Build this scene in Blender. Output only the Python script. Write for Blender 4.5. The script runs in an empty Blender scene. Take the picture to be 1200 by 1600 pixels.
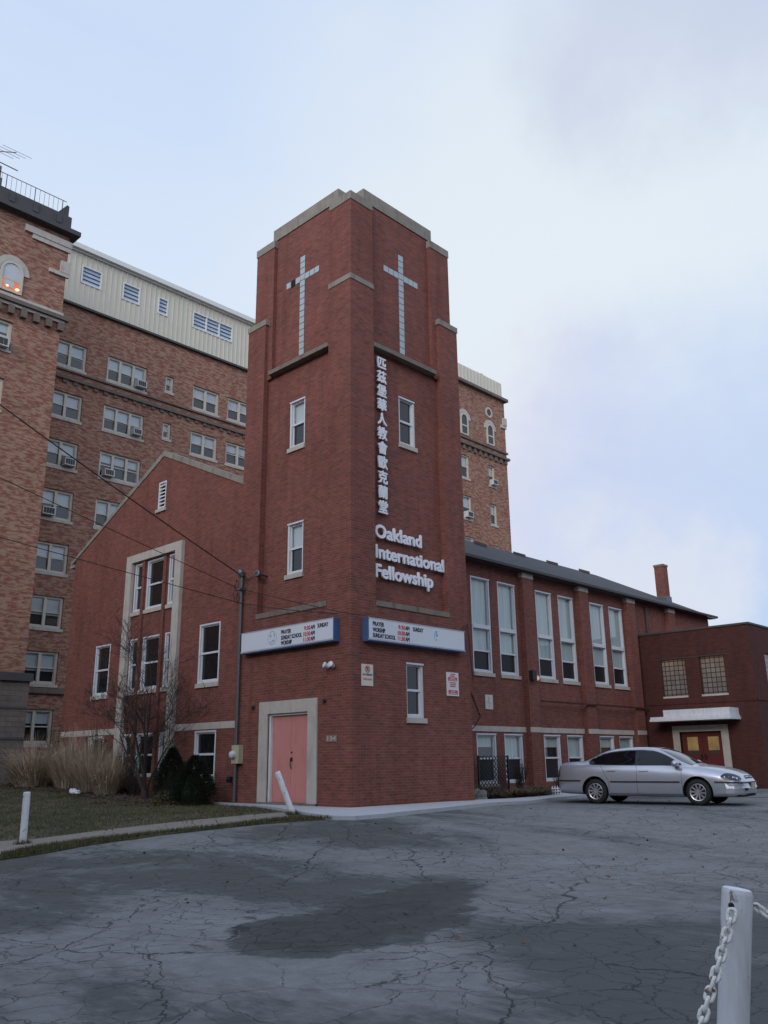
import bpy, bmesh, math, random
import numpy as np
from mathutils import Vector, Matrix
R = math.radians
rng = random.Random(7)
scene = bpy.context.scene
COL = scene.collection

# ------------------------------------------------------------------ camera
CAM_LOC = Vector((-14.605, -15.271, 1.05))
pitch, roll, yaw = 0.283179922, -0.0123258386, 0.767165133
fw = Vector((math.cos(yaw)*math.cos(pitch), math.sin(yaw)*math.cos(pitch), math.sin(pitch)))
r0 = Vector((math.sin(yaw), -math.cos(yaw), 0)); u0 = r0.cross(fw)
rt = r0*math.cos(roll) + u0*math.sin(roll); up = -r0*math.sin(roll) + u0*math.cos(roll)
cd = bpy.data.cameras.new('camera'); cam = bpy.data.objects.new('camera', cd); COL.objects.link(cam)
m = Matrix((rt, up, -fw)).transposed().to_4x4(); m.translation = CAM_LOC
cam.matrix_world = m
cd.sensor_width = 36; cd.lens = 1334.34/1600*36; cd.clip_start = .05; cd.clip_end = 2000
scene.camera = cam

# ------------------------------------------------------------------ world, sun, exposure
scene.view_settings.view_transform = 'Standard'; scene.view_settings.look = 'None'
scene.view_settings.gamma = 1; scene.view_settings.exposure = 0
SUN_DIR = Vector((-.88, -.30, .32)).normalized()         # towards the (veiled) sun
world = bpy.data.worlds.new('World'); scene.world = world; world.use_nodes = True
nt = world.node_tree; nt.nodes.clear()

def N(nt, typ, ins=None, **props):
    n = nt.nodes.new(typ)
    for k, v in props.items(): setattr(n, k, v)
    for k, v in (ins or {}).items():
        s = n.inputs[k]
        if hasattr(v, 'is_output'): nt.links.new(v, s)
        elif hasattr(v, 'outputs'): nt.links.new(v.outputs[0], s)
        else: s.default_value = v
    return n
def mth(nt, op, a, b=0.0, c=0.0, clamp=False):
    return N(nt, 'ShaderNodeMath', {0: a, 1: b, 2: c}, operation=op, use_clamp=clamp).outputs[0]
def ramp(nt, fac, stops, interp='LINEAR'):
    n = N(nt, 'ShaderNodeValToRGB', {'Fac': fac}); cr = n.color_ramp; cr.interpolation = interp
    while len(cr.elements) < len(stops): cr.elements.new(.5)
    for e, (p, c) in zip(cr.elements, stops):
        e.position = p; e.color = (*c, 1) if len(c) == 3 else c
    return n.outputs[0]
def mixc(nt, fac, a, b, mode='MIX'):
    n = N(nt, 'ShaderNodeMix', data_type='RGBA', blend_type=mode)
    for i, v in ((0, fac), (6, a), (7, b)):
        if hasattr(v, 'is_output'): nt.links.new(v, n.inputs[i])
        else: n.inputs[i].default_value = v if i == 0 else ((*v, 1) if len(v) == 3 else v)
    return n.outputs[2]
def noise(nt, vec, scale, detail=4, rough=.55, dist=0):
    return N(nt, 'ShaderNodeTexNoise', {'Vector': vec, 'Scale': scale, 'Detail': detail, 'Roughness': rough, 'Distortion': dist}).outputs[0]
def srgb(r, g, b):
    f = lambda c: ((c/255+.055)/1.055)**2.4 if c > 10 else c/255/12.92
    return (f(r), f(g), f(b))

tc = N(nt, 'ShaderNodeTexCoord'); gen = tc.outputs['Generated']
sep = N(nt, 'ShaderNodeSeparateXYZ', {0: gen})
sky = N(nt, 'ShaderNodeTexSky', sky_type='NISHITA', sun_disc=False, sun_elevation=math.asin(SUN_DIR.z),
        sun_rotation=math.atan2(SUN_DIR.x, SUN_DIR.y), air_density=1.0, dust_density=1.5, ozone_density=2.0)
deck = ramp(nt, sep.outputs['Z'], [(0.0, srgb(192, 208, 238)), (.16, srgb(200, 216, 244)), (.32, srgb(212, 226, 250)),
                                   (.5, srgb(220, 235, 255)), (.68, srgb(208, 227, 255)), (1.0, srgb(192, 212, 248))])
def blob(col, d, colr, c0, c1, amt):
    dv = Vector(d).normalized()
    dot = N(nt, 'ShaderNodeVectorMath', {0: gen, 1: dv}, operation='DOT_PRODUCT').outputs['Value']
    wob = mth(nt, 'MULTIPLY_ADD', noise(nt, gen, 5.0, 5, .6), .06, -.03)
    f = N(nt, 'ShaderNodeMapRange', {0: mth(nt, 'ADD', dot, wob), 1: c0, 2: c1, 3: 0.0, 4: amt}, interpolation_type='SMOOTHSTEP').outputs[0]
    return mixc(nt, f, col, colr)
deck = blob(deck, (.754, .427, .50), srgb(238, 246, 250), .90, 1.0, .8)
deck = blob(deck, (.845, .463, .267), srgb(230, 222, 238), .970, 1.0, .6)
deck = blob(deck, (.90, .33, .25), srgb(182, 206, 246), .950, 1.0, .65)
deck = blob(deck, (.66, .22, .72), srgb(196, 206, 232), .975, 1.005, .65)
deck = blob(deck, (.894, .412, .165), srgb(226, 231, 243), .985, 1.0, .8)
vs = N(nt, 'ShaderNodeMapping', {'Vector': gen, 'Scale': (1.3, 1.3, 3.2)}).outputs[0]
cl = noise(nt, vs, 2.6, 6, .55, .4)
deck = mixc(nt, ramp(nt, cl, [(.35, (0, 0, 0)), (.75, (.22, .22, .22))]), deck, srgb(240, 244, 250))
deck = mixc(nt, ramp(nt, noise(nt, vs, 1.7, 5, .5, .2), [(.5, (0, 0, 0)), (.85, (.14, .14, .14))]), deck, srgb(190, 210, 246))
below = mth(nt, 'LESS_THAN', sep.outputs['Z'], 0.0)
bg1 = N(nt, 'ShaderNodeBackground', {'Color': sky.outputs[0], 'Strength': .08})
# unseen western half of the deck, behind the viewer, brightened to light the walls
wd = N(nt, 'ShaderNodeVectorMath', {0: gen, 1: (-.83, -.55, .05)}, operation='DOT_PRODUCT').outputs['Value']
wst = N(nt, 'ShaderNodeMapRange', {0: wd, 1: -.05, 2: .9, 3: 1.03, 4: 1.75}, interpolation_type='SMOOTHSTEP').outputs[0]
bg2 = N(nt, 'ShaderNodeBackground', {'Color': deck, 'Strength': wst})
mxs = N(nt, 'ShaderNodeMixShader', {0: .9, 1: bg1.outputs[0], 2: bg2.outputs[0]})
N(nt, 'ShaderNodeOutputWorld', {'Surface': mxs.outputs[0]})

sl = bpy.data.lights.new('sun', 'SUN'); sl.energy = 1.35; sl.angle = R(24); sl.color = (1, .93, .86)
so = bpy.data.objects.new('sun', sl); COL.objects.link(so)
so.rotation_euler = SUN_DIR.to_track_quat('Z', 'Y').to_euler()
scene.cycles.max_bounces = 6; scene.cycles.caustics_reflective = False; scene.cycles.caustics_refractive = False

# ------------------------------------------------------------------ materials
MATS = {}
def newmat(name):
    mt = bpy.data.materials.new(name); mt.use_nodes = True; mt.node_tree.nodes.clear()
    MATS[name] = mt
    return mt, mt.node_tree
def finish(nt, color, rough=.8, metal=0.0, bump=None, bstr=.3, bdist=.01, spec=.5, emit=None, estr=0, coat=0):
    p = N(nt, 'ShaderNodeBsdfPrincipled')
    def s(k, v):
        if hasattr(v, 'is_output'): nt.links.new(v, p.inputs[k])
        elif k in ('Base Color', 'Emission Color'): p.inputs[k].default_value = (*v, 1) if len(v) == 3 else v
        else: p.inputs[k].default_value = v
    s('Base Color', color); s('Roughness', rough); s('Metallic', metal); s('Specular IOR Level', spec)
    if coat: s('Coat Weight', coat); s('Coat Roughness', .06)
    if emit is not None: s('Emission Color', emit); s('Emission Strength', estr)
    if bump is not None:
        b = N(nt, 'ShaderNodeBump', {'Strength': bstr, 'Distance': bdist, 'Height': bump}); nt.links.new(b.outputs[0], p.inputs['Normal'])
    N(nt, 'ShaderNodeOutputMaterial', {'Surface': p.outputs[0]})
    return p
def plain(name, col, rough=.6, metal=0.0, var=.12, scale=6.0, bstr=0.0, stain=0.0, spec=.5, coat=0):
    mt, nt = newmat(name)
    o = N(nt, 'ShaderNodeTexCoord').outputs['Object']
    n = noise(nt, o, scale, 5)
    k = mth(nt, 'MULTIPLY_ADD', n, 2*var, 1-var)
    c = mixc(nt, 1.0, col, N(nt, 'ShaderNodeCombineXYZ', {0: k, 1: k, 2: k}).outputs[0], 'MULTIPLY')
    if stain:
        sv = N(nt, 'ShaderNodeMapping', {'Vector': o, 'Scale': (3, 3, .8)}).outputs[0]
        f = ramp(nt, noise(nt, sv, 1.6, 6, .65), [(.5, (0, 0, 0)), (.72, (stain,)*3)])
        c = mixc(nt, f, c, tuple(.42*x for x in col))
    finish(nt, c, rough, metal, n if bstr else None, bstr, .01, spec, coat=coat)
    return mt
def emis(name, col, strength, scale=3.0):
    mt, nt = newmat(name)
    o = N(nt, 'ShaderNodeTexCoord').outputs['Object']
    n = noise(nt, o, scale, 3)
    k = mth(nt, 'MULTIPLY_ADD', n, 1.2, .4)
    finish(nt, (.02, .02, .02), .3, emit=mixc(nt, 1.0, col, N(nt, 'ShaderNodeCombineXYZ', {0: k, 1: k, 2: k}).outputs[0], 'MULTIPLY'), estr=strength)
    return mt
def brick(name, c1, c2, mortar, bw=.205, rh=.0677, ms=.0055, big=.28, blotch=None):
    mt, nt = newmat(name)
    uv = N(nt, 'ShaderNodeUVMap').outputs[0]; o = N(nt, 'ShaderNodeTexCoord').outputs['Object']
    b = N(nt, 'ShaderNodeTexBrick', {'Vector': uv, 'Color1': (*c1, 1), 'Color2': (*c2, 1), 'Mortar': (*mortar, 1), 'Scale': 1.0,
          'Mortar Size': ms, 'Mortar Smooth': .3, 'Bias': -.1, 'Brick Width': bw, 'Row Height': rh})
    col = b.outputs['Color']
    n1 = noise(nt, o, .55, 6, .6); n2 = noise(nt, o, 5.0, 4)
    pb = noise(nt, N(nt, 'ShaderNodeMapping', {'Vector': uv, 'Scale': (1/bw*.8, 1/rh*.9, 1)}).outputs[0], 1.0, 0, .5)      # brick to brick
    k = mth(nt, 'ADD', mth(nt, 'MULTIPLY_ADD', n1, 2*big, 1-big), mth(nt, 'ADD', mth(nt, 'MULTIPLY_ADD', n2, .36, -.18), mth(nt, 'MULTIPLY_ADD', pb, .44, -.22)))
    col = mixc(nt, 1.0, col, N(nt, 'ShaderNodeCombineXYZ', {0: k, 1: k, 2: k}).outputs[0], 'MULTIPLY')
    # dark weather streaks running down the wall
    sv = N(nt, 'ShaderNodeMapping', {'Vector': o, 'Scale': (2.2, 2.2, .22)}).outputs[0]
    f = ramp(nt, noise(nt, sv, 1.3, 6, .6), [(.50, (0, 0, 0)), (.76, (.5,)*3)])
    col = mixc(nt, f, col, tuple(.45*x for x in c1))
    if blotch:
        bv = N(nt, 'ShaderNodeMapping', {'Vector': uv, 'Scale': (2.4, 8.0, 1)}).outputs[0]
        g = noise(nt, bv, 1.0, 3, .62, .5)
        f2 = ramp(nt, g, [(.45, (0, 0, 0)), (.55, (.75,)*3)])
        alt = mixc(nt, 1.0, blotch, N(nt, 'ShaderNodeCombineXYZ', {0: k, 1: k, 2: k}).outputs[0], 'MULTIPLY')
        col = mixc(nt, f2, col, alt)
    finish(nt, col, .85, bump=b.outputs['Fac'], bstr=-.35, bdist=.006, spec=.25)
    return mt

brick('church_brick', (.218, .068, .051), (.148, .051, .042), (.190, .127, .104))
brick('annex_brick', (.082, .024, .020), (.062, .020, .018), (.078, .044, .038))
brick('apartment_brick', (.265, .090, .064), (.20, .066, .050), (.27, .17, .125), big=.22, blotch=(.35, .235, .16))
brick('base_block', (.17, .14, .12), (.14, .115, .10), (.09, .075, .065), bw=.6, rh=.22, ms=.012)
plain('stone', (.47, .42, .37), .85, var=.2, scale=3.0, bstr=.15, stain=.4)
plain('coping_stone', (.25, .22, .185), .9, var=.3, scale=2.5, bstr=.2, stain=.7)
plain('belt_stone', (.15, .115, .095), .9, var=.35, scale=2.5, stain=.5)
plain('pane_pale', (.42, .50, .62), .12, var=.15, scale=.8)  # penthouse panes: pale blue reflection painted into the base colour
plain('dark_stone', (.19, .16, .13), .9, var=.3, scale=2.5, bstr=.2, stain=.8)
plain('window_white', (.62, .63, .66), .45, var=.06)
plain('frame_cream', (.52, .47, .39), .6, var=.1)
plain('blind', (.50, .52, .54), .8, var=.12, scale=2)
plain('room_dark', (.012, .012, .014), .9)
plain('metal_siding', (.60, .555, .455), .5, var=.06, scale=1.0)
plain('siding_trim', (.66, .66, .62), .5)
plain('roof_edge', (.055, .052, .053), .7, var=.25, scale=1.5)
plain('dark_trim', (.045, .042, .042), .6, var=.2)
plain('door_paint', (.56, .22, .195), .55, var=.10, scale=2.5, stain=.25)
plain('door_red', (.125, .022, .022), .45, var=.15, scale=2)
plain('white_paint', (.66, .67, .70), .55, var=.08, scale=5, stain=.35)
mt, nt = newmat('post_paint')
o = N(nt, 'ShaderNodeTexCoord').outputs['Object']
chip = ramp(nt, noise(nt, N(nt, 'ShaderNodeMapping', {'Vector': o, 'Scale': (1, 1, .45)}).outputs[0], 16, 6, .7), [(.60, (0, 0, 0)), (.64, (1, 1, 1))])
grime = ramp(nt, noise(nt, N(nt, 'ShaderNodeMapping', {'Vector': o, 'Scale': (6, 6, 1.1)}).outputs[0], 1.5, 6, .65), [(.42, (0, 0, 0)), (.75, (.55,)*3)])
c = mixc(nt, grime, (.68, .69, .72), (.36, .34, .31))
finish(nt, mixc(nt, chip, c, (.24, .21, .19)), .55, bump=chip, bstr=-.25, bdist=.003)
plain('sign_blue', (.055, .11, .25), .5, var=.15)
plain('sign_face', (.62, .64, .70), .35, var=.05, scale=3)
plain('sign_trim', (.42, .43, .45), .4, metal=.3, var=.15)
plain('letter_white', (.74, .75, .80), .45, var=.04)
plain('letter_black', (.012, .012, .014), .6)
plain('letter_red', (.55, .03, .025), .6)
plain('letter_faint', (.36, .40, .48), .6)
plain('letter_blue', (.20, .38, .62), .6)
plain('sign_cream', (.60, .57, .48), .6, var=.08)
plain('sign_white', (.62, .62, .62), .5, var=.05)
plain('sign_red', (.52, .045, .06), .5)
plain('galvanised', (.13, .135, .14), .45, metal=.5, var=.2, scale=10)
plain('meter_box', (.42, .38, .27), .6, var=.15)
plain('lens', (.55, .58, .60), .15)
plain('black_metal', (.014, .014, .016), .5)
plain('cable', (.010, .010, .012), .6)
plain('rust', (.16, .055, .028), .9, var=.4, scale=30)
plain('ac_white', (.50, .50, .48), .6, var=.1)
plain('ac_dark', (.04, .04, .042), .7)
plain('concrete', (.42, .43, .45), .85, var=.10, scale=2.5, bstr=.12, stain=.22)
plain('path_stone', (.22, .195, .165), .9, var=.25, scale=4, bstr=.2, stain=.3)
plain('soil', (.055, .043, .032), .95, var=.4, scale=8, bstr=.5)
plain('bark', (.036, .029, .025), .9, var=.3, scale=14)
plain('twig', (.036, .026, .023), .9, var=.3, scale=5)
plain('tyre', (.012, .012, .013), .75)
plain('alloy', (.58, .58, .60), .3, metal=.85, var=.05)
plain('well_black', (.006, .006, .007), .9)
plain('rubber_trim', (.016, .017, .024), .5)
plain('plastic_bag', (.62, .64, .68), .35)
plain('rock', (.17, .16, .145), .9, var=.3, scale=5, bstr=.4)
plain('lattice', (.50, .51, .52), .6, var=.1)
plain('plate_tan', (.42, .34, .25), .5, var=.1)
plain('chrome', (.6, .6, .62), .12, metal=1.0, var=.03)
plain('tail_red', (.12, .012, .012), .2)
plain('lamp_amber', (.30, .08, .05), .3)
plain('plaque', (.20, .15, .11), .7, var=.25)
plain('plaque_light', (.42, .38, .33), .7)
plain('roof_gear', (.33, .33, .33), .6, var=.3, scale=3)
emis('lit_window', (1.0, .62, .24), .19, 2.5)
emis('lit_orange', (1.0, .30, .14), .55, 2.0)
emis('lamp_glow', (1.0, .74, .42), .4)
emis('hot_glow', (1.0, .66, .28), 2.6)
emis('green_glow', (.15, 1.0, .35), 1.2)

# chain: white paint with rust where the links rub
mt, nt = newmat('chain_paint')
o = N(nt, 'ShaderNodeTexCoord').outputs['Object']
f = ramp(nt, noise(nt, o, 38, 4, .6), [(.57, (0, 0, 0)), (.66, (1, 1, 1))])
finish(nt, mixc(nt, f, (.76, .75, .71), (.17, .06, .03)), .6)

# glass: see-through, mirrors at a slant
mt, nt = newmat('clear_glass')
lw = N(nt, 'ShaderNodeLayerWeight', {'Blend': .5}).outputs['Facing']                  # Schlick, the same from both sides
fr = mth(nt, 'MULTIPLY_ADD', mth(nt, 'POWER', lw, 4.2), .90, .075, True)
tr = N(nt, 'ShaderNodeBsdfTransparent', {'Color': (.92, .95, .95, 1)}); gl = N(nt, 'ShaderNodeBsdfGlossy', {'Color': (1, 1, 1, 1), 'Roughness': .02})
N(nt, 'ShaderNodeOutputMaterial', {'Surface': N(nt, 'ShaderNodeMixShader', {0: fr, 1: tr.outputs[0], 2: gl.outputs[0]}).outputs[0]})
mt, nt = newmat('dark_glass')
o = N(nt, 'ShaderNodeTexCoord').outputs['Object']
finish(nt, (.010, .011, .012), .06, bump=noise(nt, o, 1.5, 2), bstr=.04, bdist=.05, spec=.6)
mt, nt = newmat('screen_glass')
finish(nt, (.012, .013, .014), .35, spec=.25)
mt, nt = newmat('car_glass')
finish(nt, (.004, .005, .007), .05, spec=.38)
mt, nt = newmat('windshield_glass')
finish(nt, (.02, .03, .04), .05, spec=1.0, coat=.6)
mt, nt = newmat('lamp_glass')
finish(nt, (.030, .036, .062), .22, spec=.4)
mt, nt = newmat('glass_block')
uv = N(nt, 'ShaderNodeUVMap').outputs[0]
n = noise(nt, uv, 14, 3)
finish(nt, mixc(nt, n, (.31, .36, .39), (.40, .45, .48)), .18, bump=n, bstr=.3, spec=.7)
mt, nt = newmat('glass_block_lit')
uv = N(nt, 'ShaderNodeUVMap').outputs[0]
b = N(nt, 'ShaderNodeTexBrick', {'Vector': uv, 'Color1': (.22, .195, .17, 1), 'Color2': (.165, .145, .125, 1), 'Mortar': (.05, .042, .036, 1), 'Scale': 1.0,
      'Mortar Size': .022, 'Brick Width': .2, 'Row Height': .2, 'Mortar Smooth': .3}, offset=0.0)
sp = N(nt, 'ShaderNodeSeparateXYZ', {0: uv})
hz = N(nt, 'ShaderNodeMapRange', {0: sp.outputs[1], 1: 4.1, 2: 5.1, 3: 0.01, 4: .45}).outputs[0]     # room lamp hangs near the top
lr = mth(nt, 'MULTIPLY', hz, mth(nt, 'MULTIPLY_ADD', noise(nt, uv, 2.2, 2), 1.6, -.25, True))
finish(nt, b.outputs['Color'], .25, bump=noise(nt, uv, 20, 3), bstr=.4, emit=mixc(nt, 1.0, (1, .45, .16), b.outputs['Color'], 'MULTIPLY'), estr=mth(nt, 'MULTIPLY', lr, 1.0))

# curtain with vertical folds
mt, nt = newmat('curtain')
uv = N(nt, 'ShaderNodeUVMap').outputs[0]
cv = N(nt, 'ShaderNodeMapping', {'Vector': uv, 'Scale': (9, .35, 1)}).outputs[0]
g = noise(nt, cv, 1.0, 4, .6)
finish(nt, ramp(nt, g, [(.3, (.38, .44, .43)), (.7, (.55, .62, .61))]), .9, bump=g, bstr=.3, bdist=.03)

# roof shingles
mt, nt = newmat('shingles')
uv = N(nt, 'ShaderNodeUVMap').outputs[0]
b = N(nt, 'ShaderNodeTexBrick', {'Vector': uv, 'Color1': (.060, .062, .067, 1), 'Color2': (.042, .043, .047, 1), 'Mortar': (.04, .04, .044, 1), 'Scale': 1.0,
      'Mortar Size': .008, 'Brick Width': .33, 'Row Height': .14})
o = N(nt, 'ShaderNodeTexCoord').outputs['Object']
k = mth(nt, 'MULTIPLY_ADD', noise(nt, o, 1.2, 6, .65), .6, .7)
finish(nt, mixc(nt, 1.0, b.outputs['Color'], N(nt, 'ShaderNodeCombineXYZ', {0: k, 1: k, 2: k}).outputs[0], 'MULTIPLY'), .9, bump=b.outputs['Fac'], bstr=-.4, bdist=.01)

# asphalt with cracks
def asphalt(name, base, crack=True, zones=(), repair=()):
    mt, nt = newmat(name)
    o = N(nt, 'ShaderNodeTexCoord').outputs['Object']
    w = N(nt, 'ShaderNodeVectorMath', {0: o, 1: N(nt, 'ShaderNodeVectorMath', {0: N(nt, 'ShaderNodeTexNoise', {'Vector': o, 'Scale': 1.1, 'Detail': 6, 'Roughness': .6}).outputs['Color'], 1: (.75, .75, 0)}, operation='MULTIPLY').outputs[0]}, operation='ADD').outputs[0]
    fine = noise(nt, o, 60, 4, .7)
    mid = noise(nt, o, 2.2, 6, .65)
    big = noise(nt, N(nt, 'ShaderNodeMapping', {'Vector': o, 'Rotation': (0, 0, R(-40)), 'Scale': (.42, .16, 1)}).outputs[0], 1.0, 5, .6, .3)
    k = mth(nt, 'ADD', mth(nt, 'MULTIPLY_ADD', fine, .7, .65), mth(nt, 'ADD', mth(nt, 'MULTIPLY_ADD', mid, .9, -.45), mth(nt, 'MULTIPLY_ADD', noise(nt, o, 9, 5, .7), .5, -.25)))
    col = mixc(nt, 1.0, base, N(nt, 'ShaderNodeCombineXYZ', {0: k, 1: k, 2: k}).outputs[0], 'MULTIPLY')
    bias = big
    for (zx, zy, zr_, za) in zones:            # places where old black sealer still lies
        dd = N(nt, 'ShaderNodeVectorMath', {0: o, 1: (zx, zy, -.4)}, operation='DISTANCE').outputs['Value']
        bias = mth(nt, 'ADD', bias, N(nt, 'ShaderNodeMapRange', {0: dd, 1: zr_, 2: zr_*.35, 3: 0.0, 4: .17*za}, interpolation_type='SMOOTHSTEP').outputs[0])
    bias = mth(nt, 'ADD', mth(nt, 'MULTIPLY_ADD', mid, .34, -.17), mth(nt, 'ADD', bias, mth(nt, 'MULTIPLY_ADD', noise(nt, N(nt, 'ShaderNodeMapping', {'Vector': o, 'Rotation': (0, 0, R(-42)), 'Scale': (3.0, 1.0, 1)}).outputs[0], 2.4, 8, .72), .34, -.17)))
    col = mixc(nt, ramp(nt, bias, [(.49, (0, 0, 0)), (.64, (.80,)*3)]), col, tuple(.30*x for x in base))
    col = mixc(nt, ramp(nt, noise(nt, N(nt, 'ShaderNodeMapping', {'Vector': o, 'Location': (7, 3, 0)}).outputs[0], .55, 5, .6), [(.55, (0, 0, 0)), (.7, (.5,)*3)]), col, tuple(1.35*x for x in base))
    h = fine
    if repair:                                 # an old square of newer asphalt, ragged at the edge and worn through in places
        sd = None; o2 = N(nt, 'ShaderNodeVectorMath', {0: o, 1: (1, 1, 0)}, operation='MULTIPLY').outputs[0]
        for (px_, py_, pr_) in repair:
            dd = mth(nt, 'SUBTRACT', pr_, N(nt, 'ShaderNodeVectorMath', {0: o2, 1: (px_, py_, 0)}, operation='DISTANCE').outputs['Value'])
            sd = dd if sd is None else mth(nt, 'MAXIMUM', sd, dd)
        sd = mth(nt, 'ADD', sd, mth(nt, 'ADD', mth(nt, 'MULTIPLY_ADD', mid, .7, -.35), mth(nt, 'MULTIPLY_ADD', noise(nt, o, 8, 6, .7), .34, -.17)))
        pm = ramp(nt, sd, [(-.0, (0, 0, 0)), (.10, (.85,)*3), (.4, (1, 1, 1))])
        kk_ = mth(nt, 'ADD', mth(nt, 'MULTIPLY_ADD', fine, .9, .55), mth(nt, 'MULTIPLY_ADD', noise(nt, o, 5, 6, .7), 1.0, -.5))
        col = mixc(nt, mth(nt, 'MULTIPLY', pm, ramp(nt, noise(nt, o, 1.7, 6, .7), [(.28, (.65,)*3), (.42, (1, 1, 1))])), col, mixc(nt, 1.0, tuple(.31*x for x in base), N(nt, 'ShaderNodeCombineXYZ', {0: kk_, 1: kk_, 2: kk_}).outputs[0], 'MULTIPLY'))
    if crack:
        tot = None
        for sc, wd, amt, mk in ((.33, .0068, .85, (.36, .48)), (1.05, .0075, .8, (.42, .55)), (2.8, .013, .65, (.50, .60))):
            v = N(nt, 'ShaderNodeTexVoronoi', {'Vector': w, 'Scale': sc}, feature='DISTANCE_TO_EDGE').outputs['Distance']
            jit = mth(nt, 'MULTIPLY_ADD', noise(nt, o, 7, 3), 1.6, .1)
            e = mth(nt, 'DIVIDE', v, mth(nt, 'MULTIPLY', jit, wd*(sc**.4)))
            c = N(nt, 'ShaderNodeMapRange', {0: e, 1: .4, 2: 1.0, 3: amt, 4: 0.0}).outputs[0]
            if mk:
                c = mth(nt, 'MULTIPLY', c, ramp(nt, noise(nt, o, .33, 3), [(mk[0]-.1, (0, 0, 0)), (mk[1]-.1, (1, 1, 1))]))
            tot = c if tot is None else mth(nt, 'MAXIMUM', tot, c)
        col = mixc(nt, tot, col, (.020, .020, .021))
        h = mth(nt, 'SUBTRACT', mth(nt, 'MULTIPLY', fine, .35), tot)
    finish(nt, col, .88, bump=h, bstr=.5, bdist=.012, spec=.3)
asphalt('asphalt', (.180, .182, .182), repair=((-9.2, -8.95, .72), (-8.65, -8.75, .98), (-7.9, -8.72, .92), (-7.2, -8.35, .85), (-6.5, -8.0, .70), (-5.8, -7.8, .52)), zones=((-8.9, -3.8, 4.6, 1.25), (-7.4, -12.3, 2.8, 1.1), (-3.5, -3.6, 3.2, .6), (-6.3, -7.2, 1.6, .9)))

# lawn
mt, nt = newmat('lawn')
o = N(nt, 'ShaderNodeTexCoord').outputs['Object']
f = ramp(nt, noise(nt, o, .7, 6, .65), [(.38, (0, 0, 0)), (.66, (1, 1, 1))])
c = mixc(nt, f, (.030, .045, .016), (.135, .105, .066))
k = mth(nt, 'MULTIPLY_ADD', noise(nt, o, 22, 4, .7), 1.2, .4)
finish(nt, mixc(nt, 1.0, c, N(nt, 'ShaderNodeCombineXYZ', {0: k, 1: k, 2: k}).outputs[0], 'MULTIPLY'), .95, bump=noise(nt, o, 30, 4, .7), bstr=.8, bdist=.03)
def leafy(name, a, b, scale=2.0, rough=.8):
    mt, nt = newmat(name)
    o = N(nt, 'ShaderNodeTexCoord').outputs['Object']
    i = N(nt, 'ShaderNodeNewGeometry').outputs['Random Per Island']
    t = mth(nt, 'ADD', mth(nt, 'MULTIPLY', i, .6), mth(nt, 'MULTIPLY', noise(nt, o, scale, 3), .45))
    finish(nt, ramp(nt, t, [(.15, a), (.85, b)]), rough, spec=.2)
leafy('grass_blade', (.026, .044, .013), (.150, .120, .065), .9)
leafy('dry_grass', (.16, .115, .078), (.66, .52, .39), 2.2)
leafy('conifer', (.006, .011, .007), (.022, .032, .017), 3)
leafy('dead_leaf', (.045, .026, .016), (.19, .115, .065), 3)
leafy('dry_mound', (.060, .048, .030), (.17, .130, .080), 2)
leafy('green_shrub', (.035, .040, .015), (.11, .11, .045), 2)
# car paint
mt, nt = newmat('car_paint')
o = N(nt, 'ShaderNodeTexCoord').outputs['Object']
n = noise(nt, o, 900, 2)
finish(nt, mixc(nt, n, (.42, .435, .49), (.53, .545, .60)), .30, .65, coat=.7)

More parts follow.
